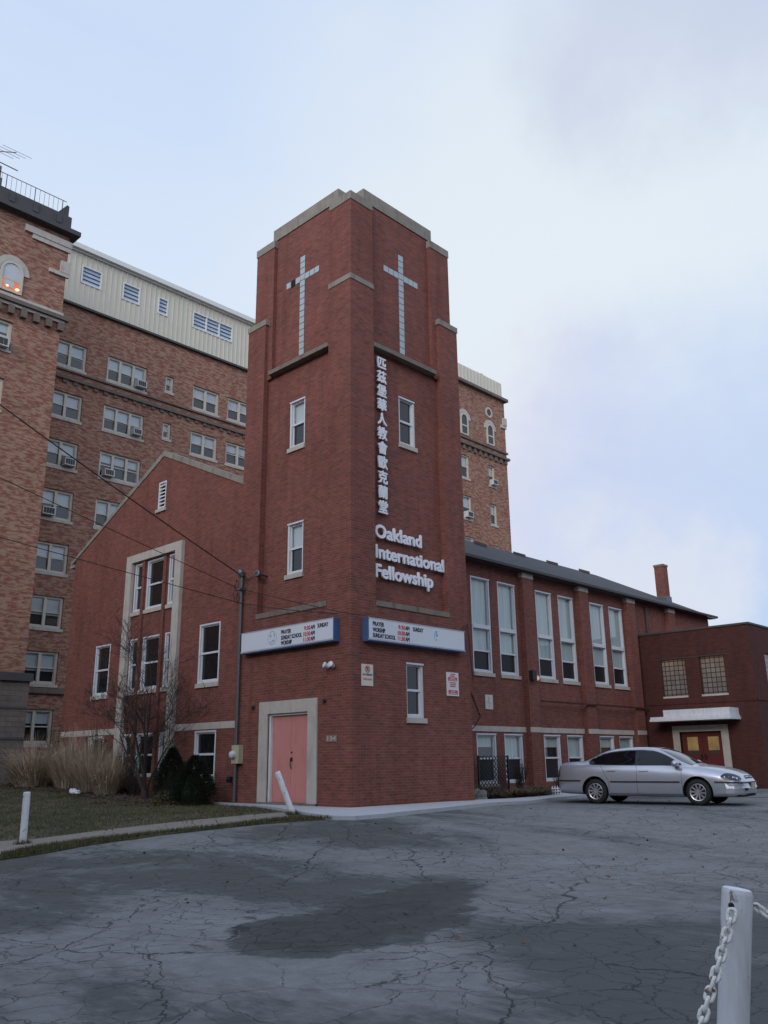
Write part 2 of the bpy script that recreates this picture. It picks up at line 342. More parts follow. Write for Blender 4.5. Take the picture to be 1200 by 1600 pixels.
# ------------------------------------------------------------------ mesh helpers
class MB:
    def __init__(s): s.v = []; s.f = []; s.uv = []
    def add(s, pts, faces, uvs=None):
        o = len(s.v); s.v += [tuple(p) for p in pts]; s.f += [tuple(i+o for i in f) for f in faces]
        return s
    def box(s, x0, x1, y0, y1, z0, z1):
        P = [(x0,y0,z0),(x1,y0,z0),(x1,y1,z0),(x0,y1,z0),(x0,y0,z1),(x1,y0,z1),(x1,y1,z1),(x0,y1,z1)]
        return s.add(P, [(0,3,2,1),(4,5,6,7),(0,1,5,4),(1,2,6,5),(2,3,7,6),(3,0,4,7)])
    def quad(s, *p): return s.add(p, [tuple(range(len(p)))])
    def tube(s, pts, rad, n=6, cap=True):
        pts = [Vector(p) for p in pts]; k = len(pts)
        if not hasattr(rad, '__len__'): rad = [rad]*k
        P = []; prev = None
        for i, p in enumerate(pts):
            t = (pts[min(i+1, k-1)] - pts[max(i-1, 0)]).normalized()
            a = prev if prev is not None else (Vector((0, 0, 1)) if abs(t.z) < .9 else Vector((1, 0, 0)))
            a = (a - t*a.dot(t)).normalized(); b = t.cross(a); prev = a
            for j in range(n):
                an = 2*math.pi*j/n; P.append(p + (a*math.cos(an) + b*math.sin(an))*rad[i])
        F = []
        for i in range(k-1):
            for j in range(n): F.append((i*n+j, i*n+(j+1) % n, (i+1)*n+(j+1) % n, (i+1)*n+j))
        if cap: F += [tuple(range(n))[::-1], tuple((k-1)*n+j for j in range(n))]
        return s.add(P, F)
    def lathe(s, prof, n=24, M=None, cap=True):
        P = []; k = len(prof)
        for (r, h) in prof:
            for j in range(n):
                a = 2*math.pi*j/n; v = Vector((r*math.cos(a), r*math.sin(a), h)); P.append(M @ v if M else v)
        F = []
        for i in range(k-1):
            for j in range(n): F.append((i*n+j, i*n+(j+1) % n, (i+1)*n+(j+1) % n, (i+1)*n+j))
        if cap: F += [tuple(range(n))[::-1], tuple((k-1)*n+j for j in range(n))]
        return s.add(P, F)
    def prism(s, poly, P, d0, d1):      # polygon in (u,z), extruded in depth d with mapper P(u,z,d)
        k = len(poly); v = [P(u, z, d0) for u, z in poly] + [P(u, z, d1) for u, z in poly]
        return s.add(v, [tuple(range(k)), tuple(range(k, 2*k))[::-1]] + [(i, (i+1) % k, k+(i+1) % k, k+i) for i in range(k)])
    def pbox(s, P, u0, u1, z0, z1, d0, d1):
        return s.prism([(u0, z0), (u1, z0), (u1, z1), (u0, z1)], P, d0, d1)
    def build(s, name, mat, parent=None, local=False, smooth=False, fix=True):
        me = bpy.data.meshes.new(name)
        off = Vector((0, 0, 0))
        if parent is not None and not local:
            q = parent
            while q is not None: off += q.location; q = q.parent
        V = [Vector(p) - off for p in s.v] if off.length else s.v
        me.from_pydata([tuple(p) for p in V], [], s.f)
        ul = me.uv_layers.new(name='UVMap')
        co = np.array([tuple(p) for p in s.v], float)
        for poly in me.polygons:
            n = poly.normal
            if abs(n.z) > .72: a, b = 0, 1
            elif abs(n.x) > abs(n.y): a, b = 1, 2
            else: a, b = 0, 2
            for li in poly.loop_indices:
                c = co[me.loops[li].vertex_index]; ul.data[li].uv = (c[a], c[b])
        if fix and len(s.f) < 60000:
            bm = bmesh.new(); bm.from_mesh(me); bmesh.ops.recalc_face_normals(bm, faces=bm.faces); bm.to_mesh(me); bm.free()
        if smooth: me.polygons.foreach_set('use_smooth', [True]*len(me.polygons))
        if isinstance(mat, str): mat = MATS[mat]
        me.materials.append(mat)
        ob = bpy.data.objects.new(name, me); COL.objects.link(ob)
        if parent is not None: ob.parent = parent
        return ob
def tag(o, label=None, cat=None, group=None, kind=None):
    for k, v in (('label', label), ('category', cat), ('group', group), ('kind', kind)):
        if v: o[k] = v
    return o
def thing(name, label, cat, loc, rz=0, group=None):
    o = bpy.data.objects.new(name, None); COL.objects.link(o); o.empty_display_size = .3
    o.location = loc; o.rotation_euler = (0, 0, rz)
    return tag(o, label, cat, group)
def PX(v): return lambda u, z, d=0.0: (v+d, u, z)     # wall facing -X, u runs along +Y
def PY(v): return lambda u, z, d=0.0: (u, v+d, z)     # wall facing -Y, u runs along +X
def wall(mb, P, u0, u1, z0, top, holes=(), d=0.0, extra=()):
    """wall sheet with rectangular holes (u0,u1,z0,z1,depth) and their reveals; top is a number or f(u)"""
    tf = top if callable(top) else (lambda u: top)
    us = sorted({u0, u1, *extra, *[h[0] for h in holes], *[h[1] for h in holes]}); us = [u for u in us if u0 <= u <= u1]
    for a, b in zip(us, us[1:]):
        mid = (a+b)/2; hs = sorted([h for h in holes if h[0] < mid < h[1]], key=lambda h: h[2]); z = z0
        for h in hs:
            if h[2] > z: mb.quad(P(a, z, d), P(b, z, d), P(b, h[2], d), P(a, h[2], d))
            z = h[3]
        mb.quad(P(a, z, d), P(b, z, d), P(b, tf(b), d), P(a, tf(a), d))
    for (a, b, c, e, dp) in holes:
        mb.quad(P(a, c, d), P(a, e, d), P(a, e, d+dp), P(a, c, d+dp)); mb.quad(P(b, c, d), P(b, e, d), P(b, e, d+dp), P(b, c, d+dp))
        mb.quad(P(a, e, d), P(b, e, d), P(b, e, d+dp), P(a, e, d+dp)); mb.quad(P(a, c, d), P(b, c, d), P(b, c, d+dp), P(a, c, d+dp))

def text_obj(name, body, size, M, mat, parent, ext=.004, bold=0.0, width=None, align='LEFT', fat=0):
    """flat lettering: font outline turned into a mesh; M maps text space (x right, y up, z out) to the world"""
    c = bpy.data.curves.new(name, 'FONT'); c.body = body; c.size = size; c.extrude = ext; c.offset = bold; c.align_x = align
    c.resolution_u = 3
    o = bpy.data.objects.new(name, c); COL.objects.link(o)
    dg = bpy.context.evaluated_depsgraph_get(); me = bpy.data.meshes.new_from_object(o.evaluated_get(dg))
    bpy.data.objects.remove(o); bpy.data.curves.remove(c)
    if width:
        xs = [v.co.x for v in me.vertices]; k = width/(max(xs)-min(xs))
        x0 = min(xs)
        for v in me.vertices: v.co.x = (v.co.x - x0)*k
    off = Vector((0, 0, 0)); q = parent
    while q is not None: off += q.location; q = q.parent
    me.transform(M)
    if fat:
        bm = bmesh.new()
        for i, (ax_, ay_) in enumerate(((0, 0), (1, .5), (-1, -.5), (.5, -1), (-.5, 1))):
            m2 = me.copy(); m2.transform(M.inverted()); m2.transform(Matrix.Translation((ax_*fat, ay_*fat, i*.0006))); m2.transform(M); bm.from_mesh(m2); bpy.data.meshes.remove(m2)
        bm.transform(Matrix.Translation(-off)); me.clear_geometry(); bm.to_mesh(me); bm.free()
    else: me.transform(Matrix.Translation(-off))
    me.materials.clear(); me.materials.append(MATS[mat])
    ob = bpy.data.objects.new(name, me); COL.objects.link(ob); ob.parent = parent
    return ob
def TL(u, z, v=0.0):     # text frame on a wall facing -X: reading direction is -Y
    return Matrix(((0, 0, -1, v), (-1, 0, 0, u), (0, 1, 0, z), (0, 0, 0, 1)))
def TR(u, z, v=0.0):     # text frame on a wall facing -Y: reading direction is +X
    return Matrix(((1, 0, 0, u), (0, 0, -1, v), (0, 1, 0, z), (0, 0, 0, 1)))

# ------------------------------------------------------------------ ground
def S(t):
    t = min(1, max(0, t)); return t*t*(3-2*t)
def bdist(x, y, x0, y0, x1, y1): return math.hypot(max(x0-x, 0, x-x1), max(y0-y, 0, y-y1))
def zg(x, y):
    d = min(bdist(x, y, 0, 0, 4.65, 4.65), bdist(x, y, .1, 3.1, 30, 16))
    l = -.08-.40*S((d-1)/9); r_ = -.08-.09*S((1.5-y)/3)-.31*S((-5-y)/8)
    w = S((x-3)/4)
    return l*(1-w)+r_*w + .045*max(0, min(y, 30)-5)*(1-S((-x-.5)/6.5))
xs = [-500, -200, -80, -45, -30] + [-24+.6*i for i in range(90)] + [34, 45, 80, 200, 500]
ys = [-500, -200, -80, -40] + [-24+.6*i for i in range(92)] + [36, 45, 80, 200, 500]
mb = MB()
mb.v = [(x, y, zg(max(-40, min(60, x)), max(-40, min(60, y)))) for y in ys for x in xs]
nx = len(xs)
mb.f = [(j*nx+i, j*nx+i+1, (j+1)*nx+i+1, (j+1)*nx+i) for j in range(len(ys)-1) for i in range(nx-1)]
tag(mb.build('ground', 'asphalt', smooth=True), kind='structure')

def sheet(name, poly, dz, mat, step=.5, skirt=0.0, wob=0.0, parent=None):
    bm = bmesh.new(); bm.faces.new([bm.verts.new((x, y, 0)) for x, y in poly])
    x0, x1 = min(p[0] for p in poly), max(p[0] for p in poly); y0, y1 = min(p[1] for p in poly), max(p[1] for p in poly)
    for ax, a, b in ((0, x0, x1), (1, y0, y1)):
        k = a + step
        while k < b:
            co = (k, 0, 0) if ax == 0 else (0, k, 0); no = (1, 0, 0) if ax == 0 else (0, 1, 0)
            bmesh.ops.bisect_plane(bm, geom=bm.verts[:]+bm.edges[:]+bm.faces[:], plane_co=co, plane_no=no); k += step
    for v in bm.verts: v.co.z = zg(v.co.x, v.co.y) + dz
    if skirt:
        be = [e for e in bm.edges if len(e.link_faces) == 1]
        r = bmesh.ops.extrude_edge_only(bm, edges=be)
        for v in [g for g in r['geom'] if isinstance(g, bmesh.types.BMVert)]: v.co.z -= skirt
    bmesh.ops.recalc_face_normals(bm, faces=bm.faces)
    me = bpy.data.meshes.new(name); bm.to_mesh(me); bm.free()
    ul = me.uv_layers.new(name='UVMap')
    for l in me.loops: ul.data[l.index].uv = me.vertices[l.vertex_index].co[:2]
    me.materials.append(MATS[mat]); ob = bpy.data.objects.new(name, me); COL.objects.link(ob)
    if parent: ob.parent = parent
    return ob
def jag(poly, amp, sub=5, seed=1):
    q = random.Random(seed); out = []
    for (a, b) in zip(poly, poly[1:]+poly[:1]):
        for i in range(sub):
            t = i/sub; out.append((a[0]+(b[0]-a[0])*t + q.uniform(-amp, amp)*(i > 0), a[1]+(b[1]-a[1])*t + q.uniform(-amp, amp)*(i > 0)))
    return out
road = [(-24, .3), (-14, -.3), (-8.26, -.37), (-7.6, -.32), (-6.44, -.12), (-5.23, -.25), (-4.07, -.66), (-2.79, -1.07), (-1.9, -1.55)]
pout = [(-24, 1.6), (-14, .5), (-8.02, .21), (-7.15, .62), (-6.12, .48), (-5.07, .02), (-3.94, -.42), (-2.38, -.62)]
pin = [(-24, 3.6), (-14, 2.8), (-7.2, 2.2), (-6.67, 1.75), (-5.54, 1.62), (-4.26, 1.30), (-2.95, .88), (-1.56, .58)]
lawn_poly = jag(road, .05, 4, 3)[:-4] + [(-1.62, -.3), (-1.34, .68), (-.40, 3.05), (-.22, 5.15), (.12, 5.15), (.12, 22.9), (-24, 22.9)]
tag(sheet('lawn', lawn_poly, .030, 'lawn', .4, skirt=.05), kind='structure')
tag(sheet('path', pout + pin[::-1], .042, 'path_stone', .4, skirt=.03), kind='structure')
apron = [(-.24, 5.15), (-.34, 4.0), (-.40, 3.05), (-.80, 1.9), (-1.34, .68), (-1.72, -.3), (-1.92, -.98), (-1.98, -1.6), (-1.75, -1.95), (-1.0, -2.06), (1.45, -1.73), (3.41, -1.34),
         (7.79, -.36), (9.53, -.22), (12.5, -.15), (12.5, .9), (10.2, .72), (8.4, .25), (6.5, .16), (5.1, .22), (4.68, .3), (4.68, -.004), (-.004, -.004), (-.004, 5.15)]
tag(sheet('pavement', apron, .082, 'concrete', .4, skirt=.12), kind='structure')
bedp = [(4.66, .3), (5.1, .22), (6.5, .16), (8.4, .25), (10.2, .72), (12.5, .9), (20.5, .9), (20.5, 3.1), (4.66, 3.1)]
tag(sheet('planting_soil', jag(bedp, .02, 2, 5), .045, 'soil', .4, skirt=.05), kind='structure')
bed2 = [(.10, 4.9), (-.25, 5.2), (-1.0, 5.6), (-1.6, 7.0), (-1.7, 9), (-1.4, 11.5), (-1.8, 14), (-2.2, 17.5), (.10, 18)]
tag(sheet('planting_bed', jag(bed2, .10, 5, 6), .046, 'soil', .4), kind='structure')

# ------------------------------------------------------------------ windows
def window(parent, P, u0, u1, z0, z1, d, frame='window_white', fw_=.075, lights=(1,), transom=None, meet=.5, upper='dark_glass', lower='dark_glass',
           back=None, back_z=None, sill='stone', sill_h=.13, sill_ov=.03, head=.05, out=None, name='window', arch=False):
    """double-hung window in a hole of depth d: the part's own mesh is the frame; panes, curtain or blind and sill are sub-parts"""
    f = MB(); pn_up = MB(); pn_lo = MB()
    wtot = u1-u0; n = len(lights); tot = sum(lights); a = u0
    d0, d1 = d-.09, d+.02
    f.pbox(P, u0, u0+fw_, z0, z1, d0, d1); f.pbox(P, u1-fw_, u1, z0, z1, d0, d1)
    f.pbox(P, u0+fw_, u1-fw_, z0, z0+fw_*.9, d0, d1); f.pbox(P, u0+fw_, u1-fw_, z1-fw_*.9, z1, d0+.01, d1)
    edges = []
    for i, l in enumerate(lights):
        b = a + wtot*l/tot; edges.append((a if i else u0+fw_, b if i < n-1 else u1-fw_))
        if i < n-1: f.pbox(P, b-fw_*.6, b+fw_*.6, z0+fw_*.9, z1-fw_*.9, d0-.01, d1)
        a = b
    for (a, b) in edges:
        lo, hi = z0+fw_*.9, z1-fw_*.9
        if transom:
            f.pbox(P, a, b, transom-.07, transom+.07, d0-.02, d1)
            s = .028
            f.pbox(P, a, a+s, transom+.07, hi, d-.04, d1); f.pbox(P, b-s, b, transom+.07, hi, d-.04, d1)
            pn_up.quad(P(a+s, transom+.07, d-.01), P(b-s, transom+.07, d-.01), P(b-s, hi, d-.01), P(a+s, hi, d-.01)); hi = transom-.07
        zm = lo + (hi-lo)*meet; s = .035
        f.pbox(P, a, b, zm-.03, zm+.03, d-.05, d1)
        for (c, e, dd) in ((zm+.03, hi, -.02), (lo, zm-.03, 0.0)):
            f.pbox(P, a, a+s, c, e, d+dd-.02, d1); f.pbox(P, b-s, b, c, e, d+dd-.02, d1)
        f.pbox(P, a+s, b-s, hi-.03, hi, d-.04, d1); f.pbox(P, a+s, b-s, lo, lo+.04, d-.02, d1)
        pn_up.quad(P(a+s, zm+.03, d-.005), P(b-s, zm+.03, d-.005), P(b-s, hi-.03, d-.005), P(a+s, hi-.03, d-.005)); pn_lo.quad(P(a+s, lo+.04, d+.005), P(b-s, lo+.04, d+.005), P(b-s, zm-.03, d+.005), P(a+s, zm-.03, d+.005))
    w = f.build(name, frame, parent)
    pn_up.build('pane', upper, w); pn_lo.build('pane', lower, w)
    if back:
        zb0, zb1 = back_z if back_z else (z0+.05, z1-.05)
        MB().pbox(P, u0+.04, u1-.04, zb0, zb1, d+.05, d+.06).build('curtain' if back == 'curtain' else 'blind', back, w)
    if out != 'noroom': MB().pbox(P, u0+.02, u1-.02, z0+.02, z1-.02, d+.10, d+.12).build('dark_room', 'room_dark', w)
    if sill: MB().pbox(P, u0-sill_ov, u1+sill_ov, z0-sill_h, z0-.004, -.05, d+.02).build('sill', sill, w)
    if head: MB().pbox(P, u0, u1, z1-head, z1-.003, .004, d-.09).build('head_board', frame, w)
    return w

# ================================================================== CHURCH
church = thing('church', 'red brick church with square corner tower, long windowed hall and low side annex', 'church', (2.3, 2.3, 0))
L0, R0 = PX(0.0), PY(0.0)
# --- tower masonry
t = MB()
wall(t, L0, 0, 4.65, -.4, 4.88, [(1.55, 3.17, .03, 2.27, .3)])
wall(t, R0, 0, 4.65, -.4, 4.88, [(2.0, 2.70, 2.10, 3.52, .14)])
t.box(0, .9, 0, .9, 4.88, 14.04)                                   # corner pier
t.box(.0, .5, 3.8, 4.65, 4.88, 14.04); t.box(3.8, 4.65, .0, .5, 4.88, 14.04)   # outer piers
for P in (L0, R0):
    wall(t, P, .9, 3.8, 4.95, 12.3, [(2.10, 2.80, 9.72, 11.18, .12)] + ([(2.10, 2.80, 6.0, 7.48, .12)] if P is L0 else []), d=.2)
t.box(.46, 4.63, .46, 4.63, -.4, 14.0)
t.box(.10, .99, .10, .99, 14.0, 16.74)
t.box(.12, .6, 3.6, 4.49, 12.2, 16.75); t.box(3.6, 4.49, .12, .6, 12.2, 16.75)
t.box(.25, 3.62, .992, 3.62, 12.2, 17.06); t.box(.992, 3.62, .25, .99, 12.2, 17.06)
t.box(3.62, 4.47, .6, 4.47, 13.9, 16.9); t.box(.6, 3.62, 3.62, 4.47, 13.9, 16.9)
t.build('tower_wall', 'church_brick', church)
for bx in ((-.02, .905, -.02, .905, 14.04, 14.20), (-.022, .6, 3.76, 4.67, 14.04, 14.22), (3.76, 4.67, -.022, .6, 14.04, 14.22),
           (.08, .985, .08, .985, 16.74, 17.0), (.10, .62, 3.585, 4.51, 16.75, 17.0), (3.585, 4.51, .10, .62, 16.75, 17.0)):
    MB().box(*bx).build('pier_cap', 'coping_stone', church)
s = MB()
s.box(.22, .62, .75, 3.80, 17.06, 17.48); s.box(.75, 3.80, .22, .62, 17.06, 17.48)
s.box(.75, 3.80, 3.40, 3.80, 17.06, 17.48); s.box(3.40, 3.80, .75, 3.39, 17.06, 17.48)
s.build('parapet', 'coping_stone', church)
for P in (L0, R0):
    MB().pbox(P, .9, 3.83, 4.88, 5.02, -.025, .25).build('panel_sill', 'dark_stone', church)
    MB().pbox(P, .905, 3.58, 12.255, 12.38, -.025, .26).build('panel_sill', 'dark_stone', church)
for P, broken in ((L0, True), (R0, False)):
    c = MB(); uc = 2.36 if P is L0 else 2.35; zc = 15.17; h = .098
    nz = 17
    for i in range(nz):
        za = 12.39 + i*.2085; c.pbox(P, uc-.105, uc+.105, za, za+.186, .236, .2465)
    for i in range(7):
        if i == 3: continue
        ua = uc + (i-3)*.218
        if broken and i == 5: continue
        c.pbox(P, ua-.098, ua+.098, zc-h, zc+h, .236, .2465)
    k = MB(); k.pbox(P, uc-.112, uc+.112, 12.385, 15.94, .247, .255)
    k.pbox(P, uc-.77, uc-.112, zc-.105, zc+.105, .247, .255); k.pbox(P, uc+.112, uc+.77, zc-.105, zc+.105, .247, .255)
    cr = k.build('cross', 'dark_trim', church); c.build('glass_blocks', 'glass_block', cr)
    if broken: MB().pbox(P, uc+2*.218-.07, uc+2*.218+.08, zc-.13, zc+.11, .236, .25).build('broken_block', 'well_black', cr)
# --- tower windows
PL2, PR2 = PX(.2), PY(.2)
window(church, PL2, 2.10, 2.80, 9.72, 11.18, .12, upper='clear_glass', back='blind', back_z=(10.45, 11.13), lower='dark_glass')
window(church, PL2, 2.10, 2.80, 6.0, 7.48, .12, upper='clear_glass', back='blind', back_z=(6.8, 7.43))
window(church, PR2, 2.10, 2.80, 9.72, 11.18, .12)
window(church, R0, 2.0, 2.70, 2.10, 3.52, .14)
# --- main door
ds = MB()
ds.pbox(L0, 1.20, 1.55, .0, 2.59, -.04, .1); ds.pbox(L0, 3.17, 3.53, .0, 2.59, -.04, .1); ds.pbox(L0, 1.55, 3.17, 2.27, 2.59, -.04, .1)
ds.build('door_surround', 'stone', church)
MB().pbox(L0, 1.2, 3.5, -.05, .055, -.06, .25).build('door_step', 'dark_stone', church)
dfm = MB(); dfm.pbox(L0, 1.55, 1.60, .055, 2.27, .03, .2); dfm.pbox(L0, 3.09, 3.17, .055, 2.27, .03, .2); dfm.pbox(L0, 1.60, 3.09, 2.215, 2.27, .03, .2)
dfm.build('door_frame', 'white_paint', church)
for a, b in ((1.602, 2.338), (2.346, 3.088)):
    dd = MB().pbox(L0, a, b, .06, 2.212, .10, .16).build('door', 'door_paint', church)
    if a < 2:
        hm = MB(); hm.tube([L0(2.30, 1.10, .10), L0(2.30, 1.13, .05), L0(2.30, .95, .045), L0(2.30, .88, .09)], .012, 6); hm.pbox(L0, 2.265, 2.33, 1.06, 1.16, .085, .099)
        hm.build('handle', 'black_metal', dd)
        MB().lathe([(.022, 0), (.022, .02)], 10, Matrix.Translation(L0(2.30, 1.28, .08)) @ Matrix.Rotation(R(90), 4, 'Y')).build('lock', 'black_metal', dd)
# --- gable front of the hall
G0 = PX(.12); PEAK = 9.4
gtop = lambda u: 11.22 - .458*abs(u-PEAK)
gh = [(5.69, 6.78, 3.31, 5.08, .1), (12.12, 13.18, 3.31, 5.05, .1), (5.69, 6.78, .62, 1.95, .1), (12.12, 13.18, .62, 1.95, .1), (9.17, 9.64, 9.33, 10.30, .14)]
cols = [(8.27, 8.70), (8.98, 10.04), (10.31, 10.84)]
for (a, b) in cols:
    gh += [(a, b, 5.95, 7.62, .1), (a, b, 3.33, 5.05, .1), (a, b, .65, 1.97, .1)]
g = MB(); gh2 = [h for h in gh]
wall(g, G0, 4.64, 15.3, -.4, gtop, gh2, extra=(PEAK,))
g.quad((.12, 15.3, -.4), (5, 15.3, -.4), (5, 15.3, 8.4), (.12, 15.3, 8.4))
g.build('gable_wall', 'church_brick', church)
cp = MB()
for sgn, end in ((1, 15.63), (-1, 4.64)):
    a, b = PEAK, end
    za, zb = gtop(a), gtop(b)
    cp.prism([(a, za+.002), (b, zb+.002), (b, zb+(.13 if sgn > 0 else .20)), (a, za+.20)], G0, -.03, .35)
cp.pbox(G0, 15.30, 15.63, gtop(15.63)-.12, gtop(15.63), -.05, .35)
cp.build('gable_coping', 'coping_stone', church)
for (a, b, c, e, dp) in gh[:4]: window(church, G0, a, b, c, e, dp, meet=.5)
for i, (a, b) in enumerate(cols):
    window(church, G0, a, b, 5.95, 7.62, .1); window(church, G0, a, b, 3.33, 5.05, .1); window(church, G0, a, b, .65, 1.97, .1, sill=None)
sr = MB()
sr.pbox(G0, 7.83, 8.20, -.1, 7.93, -.12, .0); sr.pbox(G0, 10.88, 11.24, -.1, 7.93, -.12, .0); sr.pbox(G0, 8.20, 10.88, 7.66, 7.93, -.12, .0)
sr.build('window_surround', 'stone', church)
ml = MB()
for u in (8.80, 10.13): ml.pbox(G0, u-.03, u+.12, -.1, 7.66, -.07, -.002)
ml.build('brick_mullion', 'church_brick', church)
for (a, b) in ((4.66, 7.82), (11.25, 15.28)): MB().pbox(G0, a, b, 1.98, 2.17, -.015, .02).build('stone_band', 'stone', church)
vt = MB()
vt.pbox(G0, 9.17, 9.22, 9.33, 10.30, -.0, .13); vt.pbox(G0, 9.59, 9.64, 9.33, 10.30, .0, .13); vt.pbox(G0, 9.22, 9.59, 10.25, 10.30, .0, .13)
for i in range(7):
    z = 9.37 + i*.128; vt.prism([(9.22, z), (9.59, z), (9.59, z+.045), (9.22, z+.045)], lambda u, z_, d, P=G0: P(u, z_ + (d-.01)*.5, d), .01, .12)
v_ = vt.build('gable_vent', 'window_white', church)
MB().pbox(G0, 9.18, 9.63, 9.34, 10.29, .128, .139).build('vent_back', 'room_dark', v_)
MB().pbox(G0, 9.10, 9.70, 9.22, 9.325, -.06, .1).build('vent_sill', 'stone', v_)
# --- long hall
H = 3.1; H0 = PY(H)
bays = [(8.78, 9.90), (10.34, 11.46), (12.75, 13.88), (14.32, 15.46), (16.69, 17.84), (18.24, 19.40)]
hh = []
for (a, b) in bays: hh += [(a, b, 3.94, 7.30, .12), (a, b, .25, 1.90, .12)]
w = MB()
wall(w, H0, 4.63, 28.25, -.4, 7.95, hh)
for (a, b) in ((11.66, 12.33), (15.58, 16.28), (19.5, 20.2), (23.42, 24.05)): w.box(a, b, H-.22, H-.002, -.4, 7.60)
w.quad((28.25, H, -.4), (28.25, 15.3, -.4), (28.25, 15.3, 7.95), (28.25, PEAK, 11.1), (28.25, H, 7.95))
w.build('hall_wall', 'church_brick', church)
pc = MB()
for (a, b) in ((11.66, 12.33), (15.58, 16.28), (19.5, 20.2), (23.42, 24.05)): pc.box(a-.01, b+.01, H-.235, H-.003, 7.602, 7.785)
pc.build('pilaster_cap', 'stone', church)
bd = MB()
for (a, b) in ((4.66, 11.655), (12.335, 15.575), (16.285, 19.495), (20.205, 20.55)): bd.box(a, b, H-.02, H+.02, 1.96, 2.14)
for (a, b) in ((11.66, 12.33), (15.58, 16.28), (19.5, 20.2)): bd.box(a-.004, b+.004, H-.235, H-.19, 1.96, 2.14)
bd.build('stone_band', 'stone', church)
for i, (a, b) in enumerate(bays):
    window(church, H0, a, b, 3.94, 7.30, .12, transom=5.54, meet=.47, upper='clear_glass', lower='screen_glass', back='curtain', back_z=(4.70, 7.25), fw_=.085)
    window(church, H0, a, b, .25, 1.90, .12, upper='clear_glass', back='curtain', back_z=(1.1, 1.87) if i % 2 else (1.45, 1.87), lower='screen_glass', fw_=.085, sill=None if i else 'stone', sill_h=.1)
cb = MB(); cb.box(12.35, 20.45, H-.30, H-.24, 3.04, 3.10)
cb.build('red_pipe', 'annex_brick', church)
dsp = MB(); dsp.tube([(21.5, H-.25, 7.85), (21.5, H-.08, 7.6), (21.5, H-.08, 6.3)], .055, 8)
dsp.build('downspout', 'dark_trim', church)
# --- roof
rf = MB()
ze, ye = 7.86, H-.36
zr = 11.12
rf.prism([(ye, ze), (PEAK, zr), (15.66, ze), (15.66, ze-.05), (PEAK, zr-.10), (ye, ze-.05)], lambda u, z, d: (d, u, z), .42, 28.45)
roof = rf.build('roof', 'shingles', church)
gu = MB(); gu.box(4.9, 28.45, ye-.10, ye-.012, ze-.045, ze+.05); gu.box(4.9, 28.44, ye-.01, H-.003, 7.795, 7.80)
gu.box(4.9, 28.45, ye+.03, ye+.06, 7.802, ze-.052)
gu.build('gutter', 'roof_edge', roof)
slope = (zr-ze)/(PEAK-ye)
for (x, y) in ((16.35, 8.35), (19.8, 8.6), (23.1, 8.85), (26.6, 9.05)):
    z = ze + slope*(y-ye); vb = MB(); vb.prism([(y-.2, z-.2*slope+.01), (y+.2, z+.2*slope+.01), (y+.2, z+.2*slope+.13), (y-.2, z-.2*slope+.16)], lambda u, zz, d: (d, u, zz), x-.24, x+.24)
    vb.build('roof_vent', 'roof_edge', roof)
ch = MB(); cx, cy = 27.5, 5.0
ch.box(cx-.25, cx+.25, cy-.25, cy+.25, 8.2, 10.72)
chm = ch.build('chimney', 'church_brick', roof)
MB().box(cx-.28, cx+.28, cy-.28, cy+.28, 10.72, 10.83).build('chimney_cap', 'dark_stone', chm)
MB().box(cx-.30, cx+.30, cy-.30, cy+.30, 8.7, 9.12).build('flashing', 'galvanised', chm)
# --- annex
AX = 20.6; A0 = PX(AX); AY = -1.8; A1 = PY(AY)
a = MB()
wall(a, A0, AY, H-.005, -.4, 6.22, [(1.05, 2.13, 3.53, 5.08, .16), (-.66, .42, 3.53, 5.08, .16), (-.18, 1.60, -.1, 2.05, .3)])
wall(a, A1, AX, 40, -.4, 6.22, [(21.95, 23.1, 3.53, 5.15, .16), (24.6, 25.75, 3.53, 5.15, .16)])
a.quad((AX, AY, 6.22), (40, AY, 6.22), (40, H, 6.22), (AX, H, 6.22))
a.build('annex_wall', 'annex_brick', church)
ac_ = MB(); ac_.box(AX-.04, AX+.25, AY-.04, H-.01, 6.222, 6.30); ac_.box(AX+.25, 40, AY-.04, AY+.25, 6.222, 6.30)
ac_.build('annex_coping', 'roof_edge', church)
for P, u in ((A0, 1.05), (A0, -.66), (A1, 21.95), (A1, 24.6)):
    u2 = u + (1.08 if P is A0 else 1.15)
    gb = MB().pbox(P, u, u2, 3.53, 5.08 if P is A0 else 5.15, .12, .17).build('glass_block_window', 'glass_block_lit', church)
    MB().pbox(P, u-.02, u2+.02, 3.45, 3.527, -.02, .14).build('sill', 'stone', gb)
ln = MB(); ln.pbox(A0, -.9, 2.5, 5.085, 5.12, -.012, .0); ln.build('lintel', 'dark_trim', church)
rp = MB(); rp.pbox(A0, AY-.02, 2.8, 3.19, 3.25, -.03, .0); rp.box(AX-.03, 40, AY-.03, AY-.002, 3.19, 3.25); rp.build('brick_course', 'annex_brick', church)
cn = MB()
for d0, z0_, z1_, ua, ub in ((-1.05, 2.47, 2.56, -1.06, 2.36), (-1.02, 2.562, 2.65, -1.03, 2.33), (-.93, 2.652, 2.92, -1.0, 1.78)):
    cn.pbox(A0, ua, ub, z0_, z1_, d0, .0)
cn.build('canopy', 'white_paint', church)
lp = MB(); lp.lathe([(.03, 0), (.07, -.05), (.07, -.09)], 12, Matrix.Translation((AX-.5, .75, 2.44))); lp.build('canopy_lamp', 'black_metal', church)
sd = MB(); sd.pbox(A0, 1.60, 1.90, -.2, 2.30, -.03, .1); sd.pbox(A0, -.48, -.18, -.2, 2.30, -.03, .1); sd.pbox(A0, -.18, 1.60, 2.05, 2.30, -.03, .1)
sd.build('door_surround', 'stone', church)
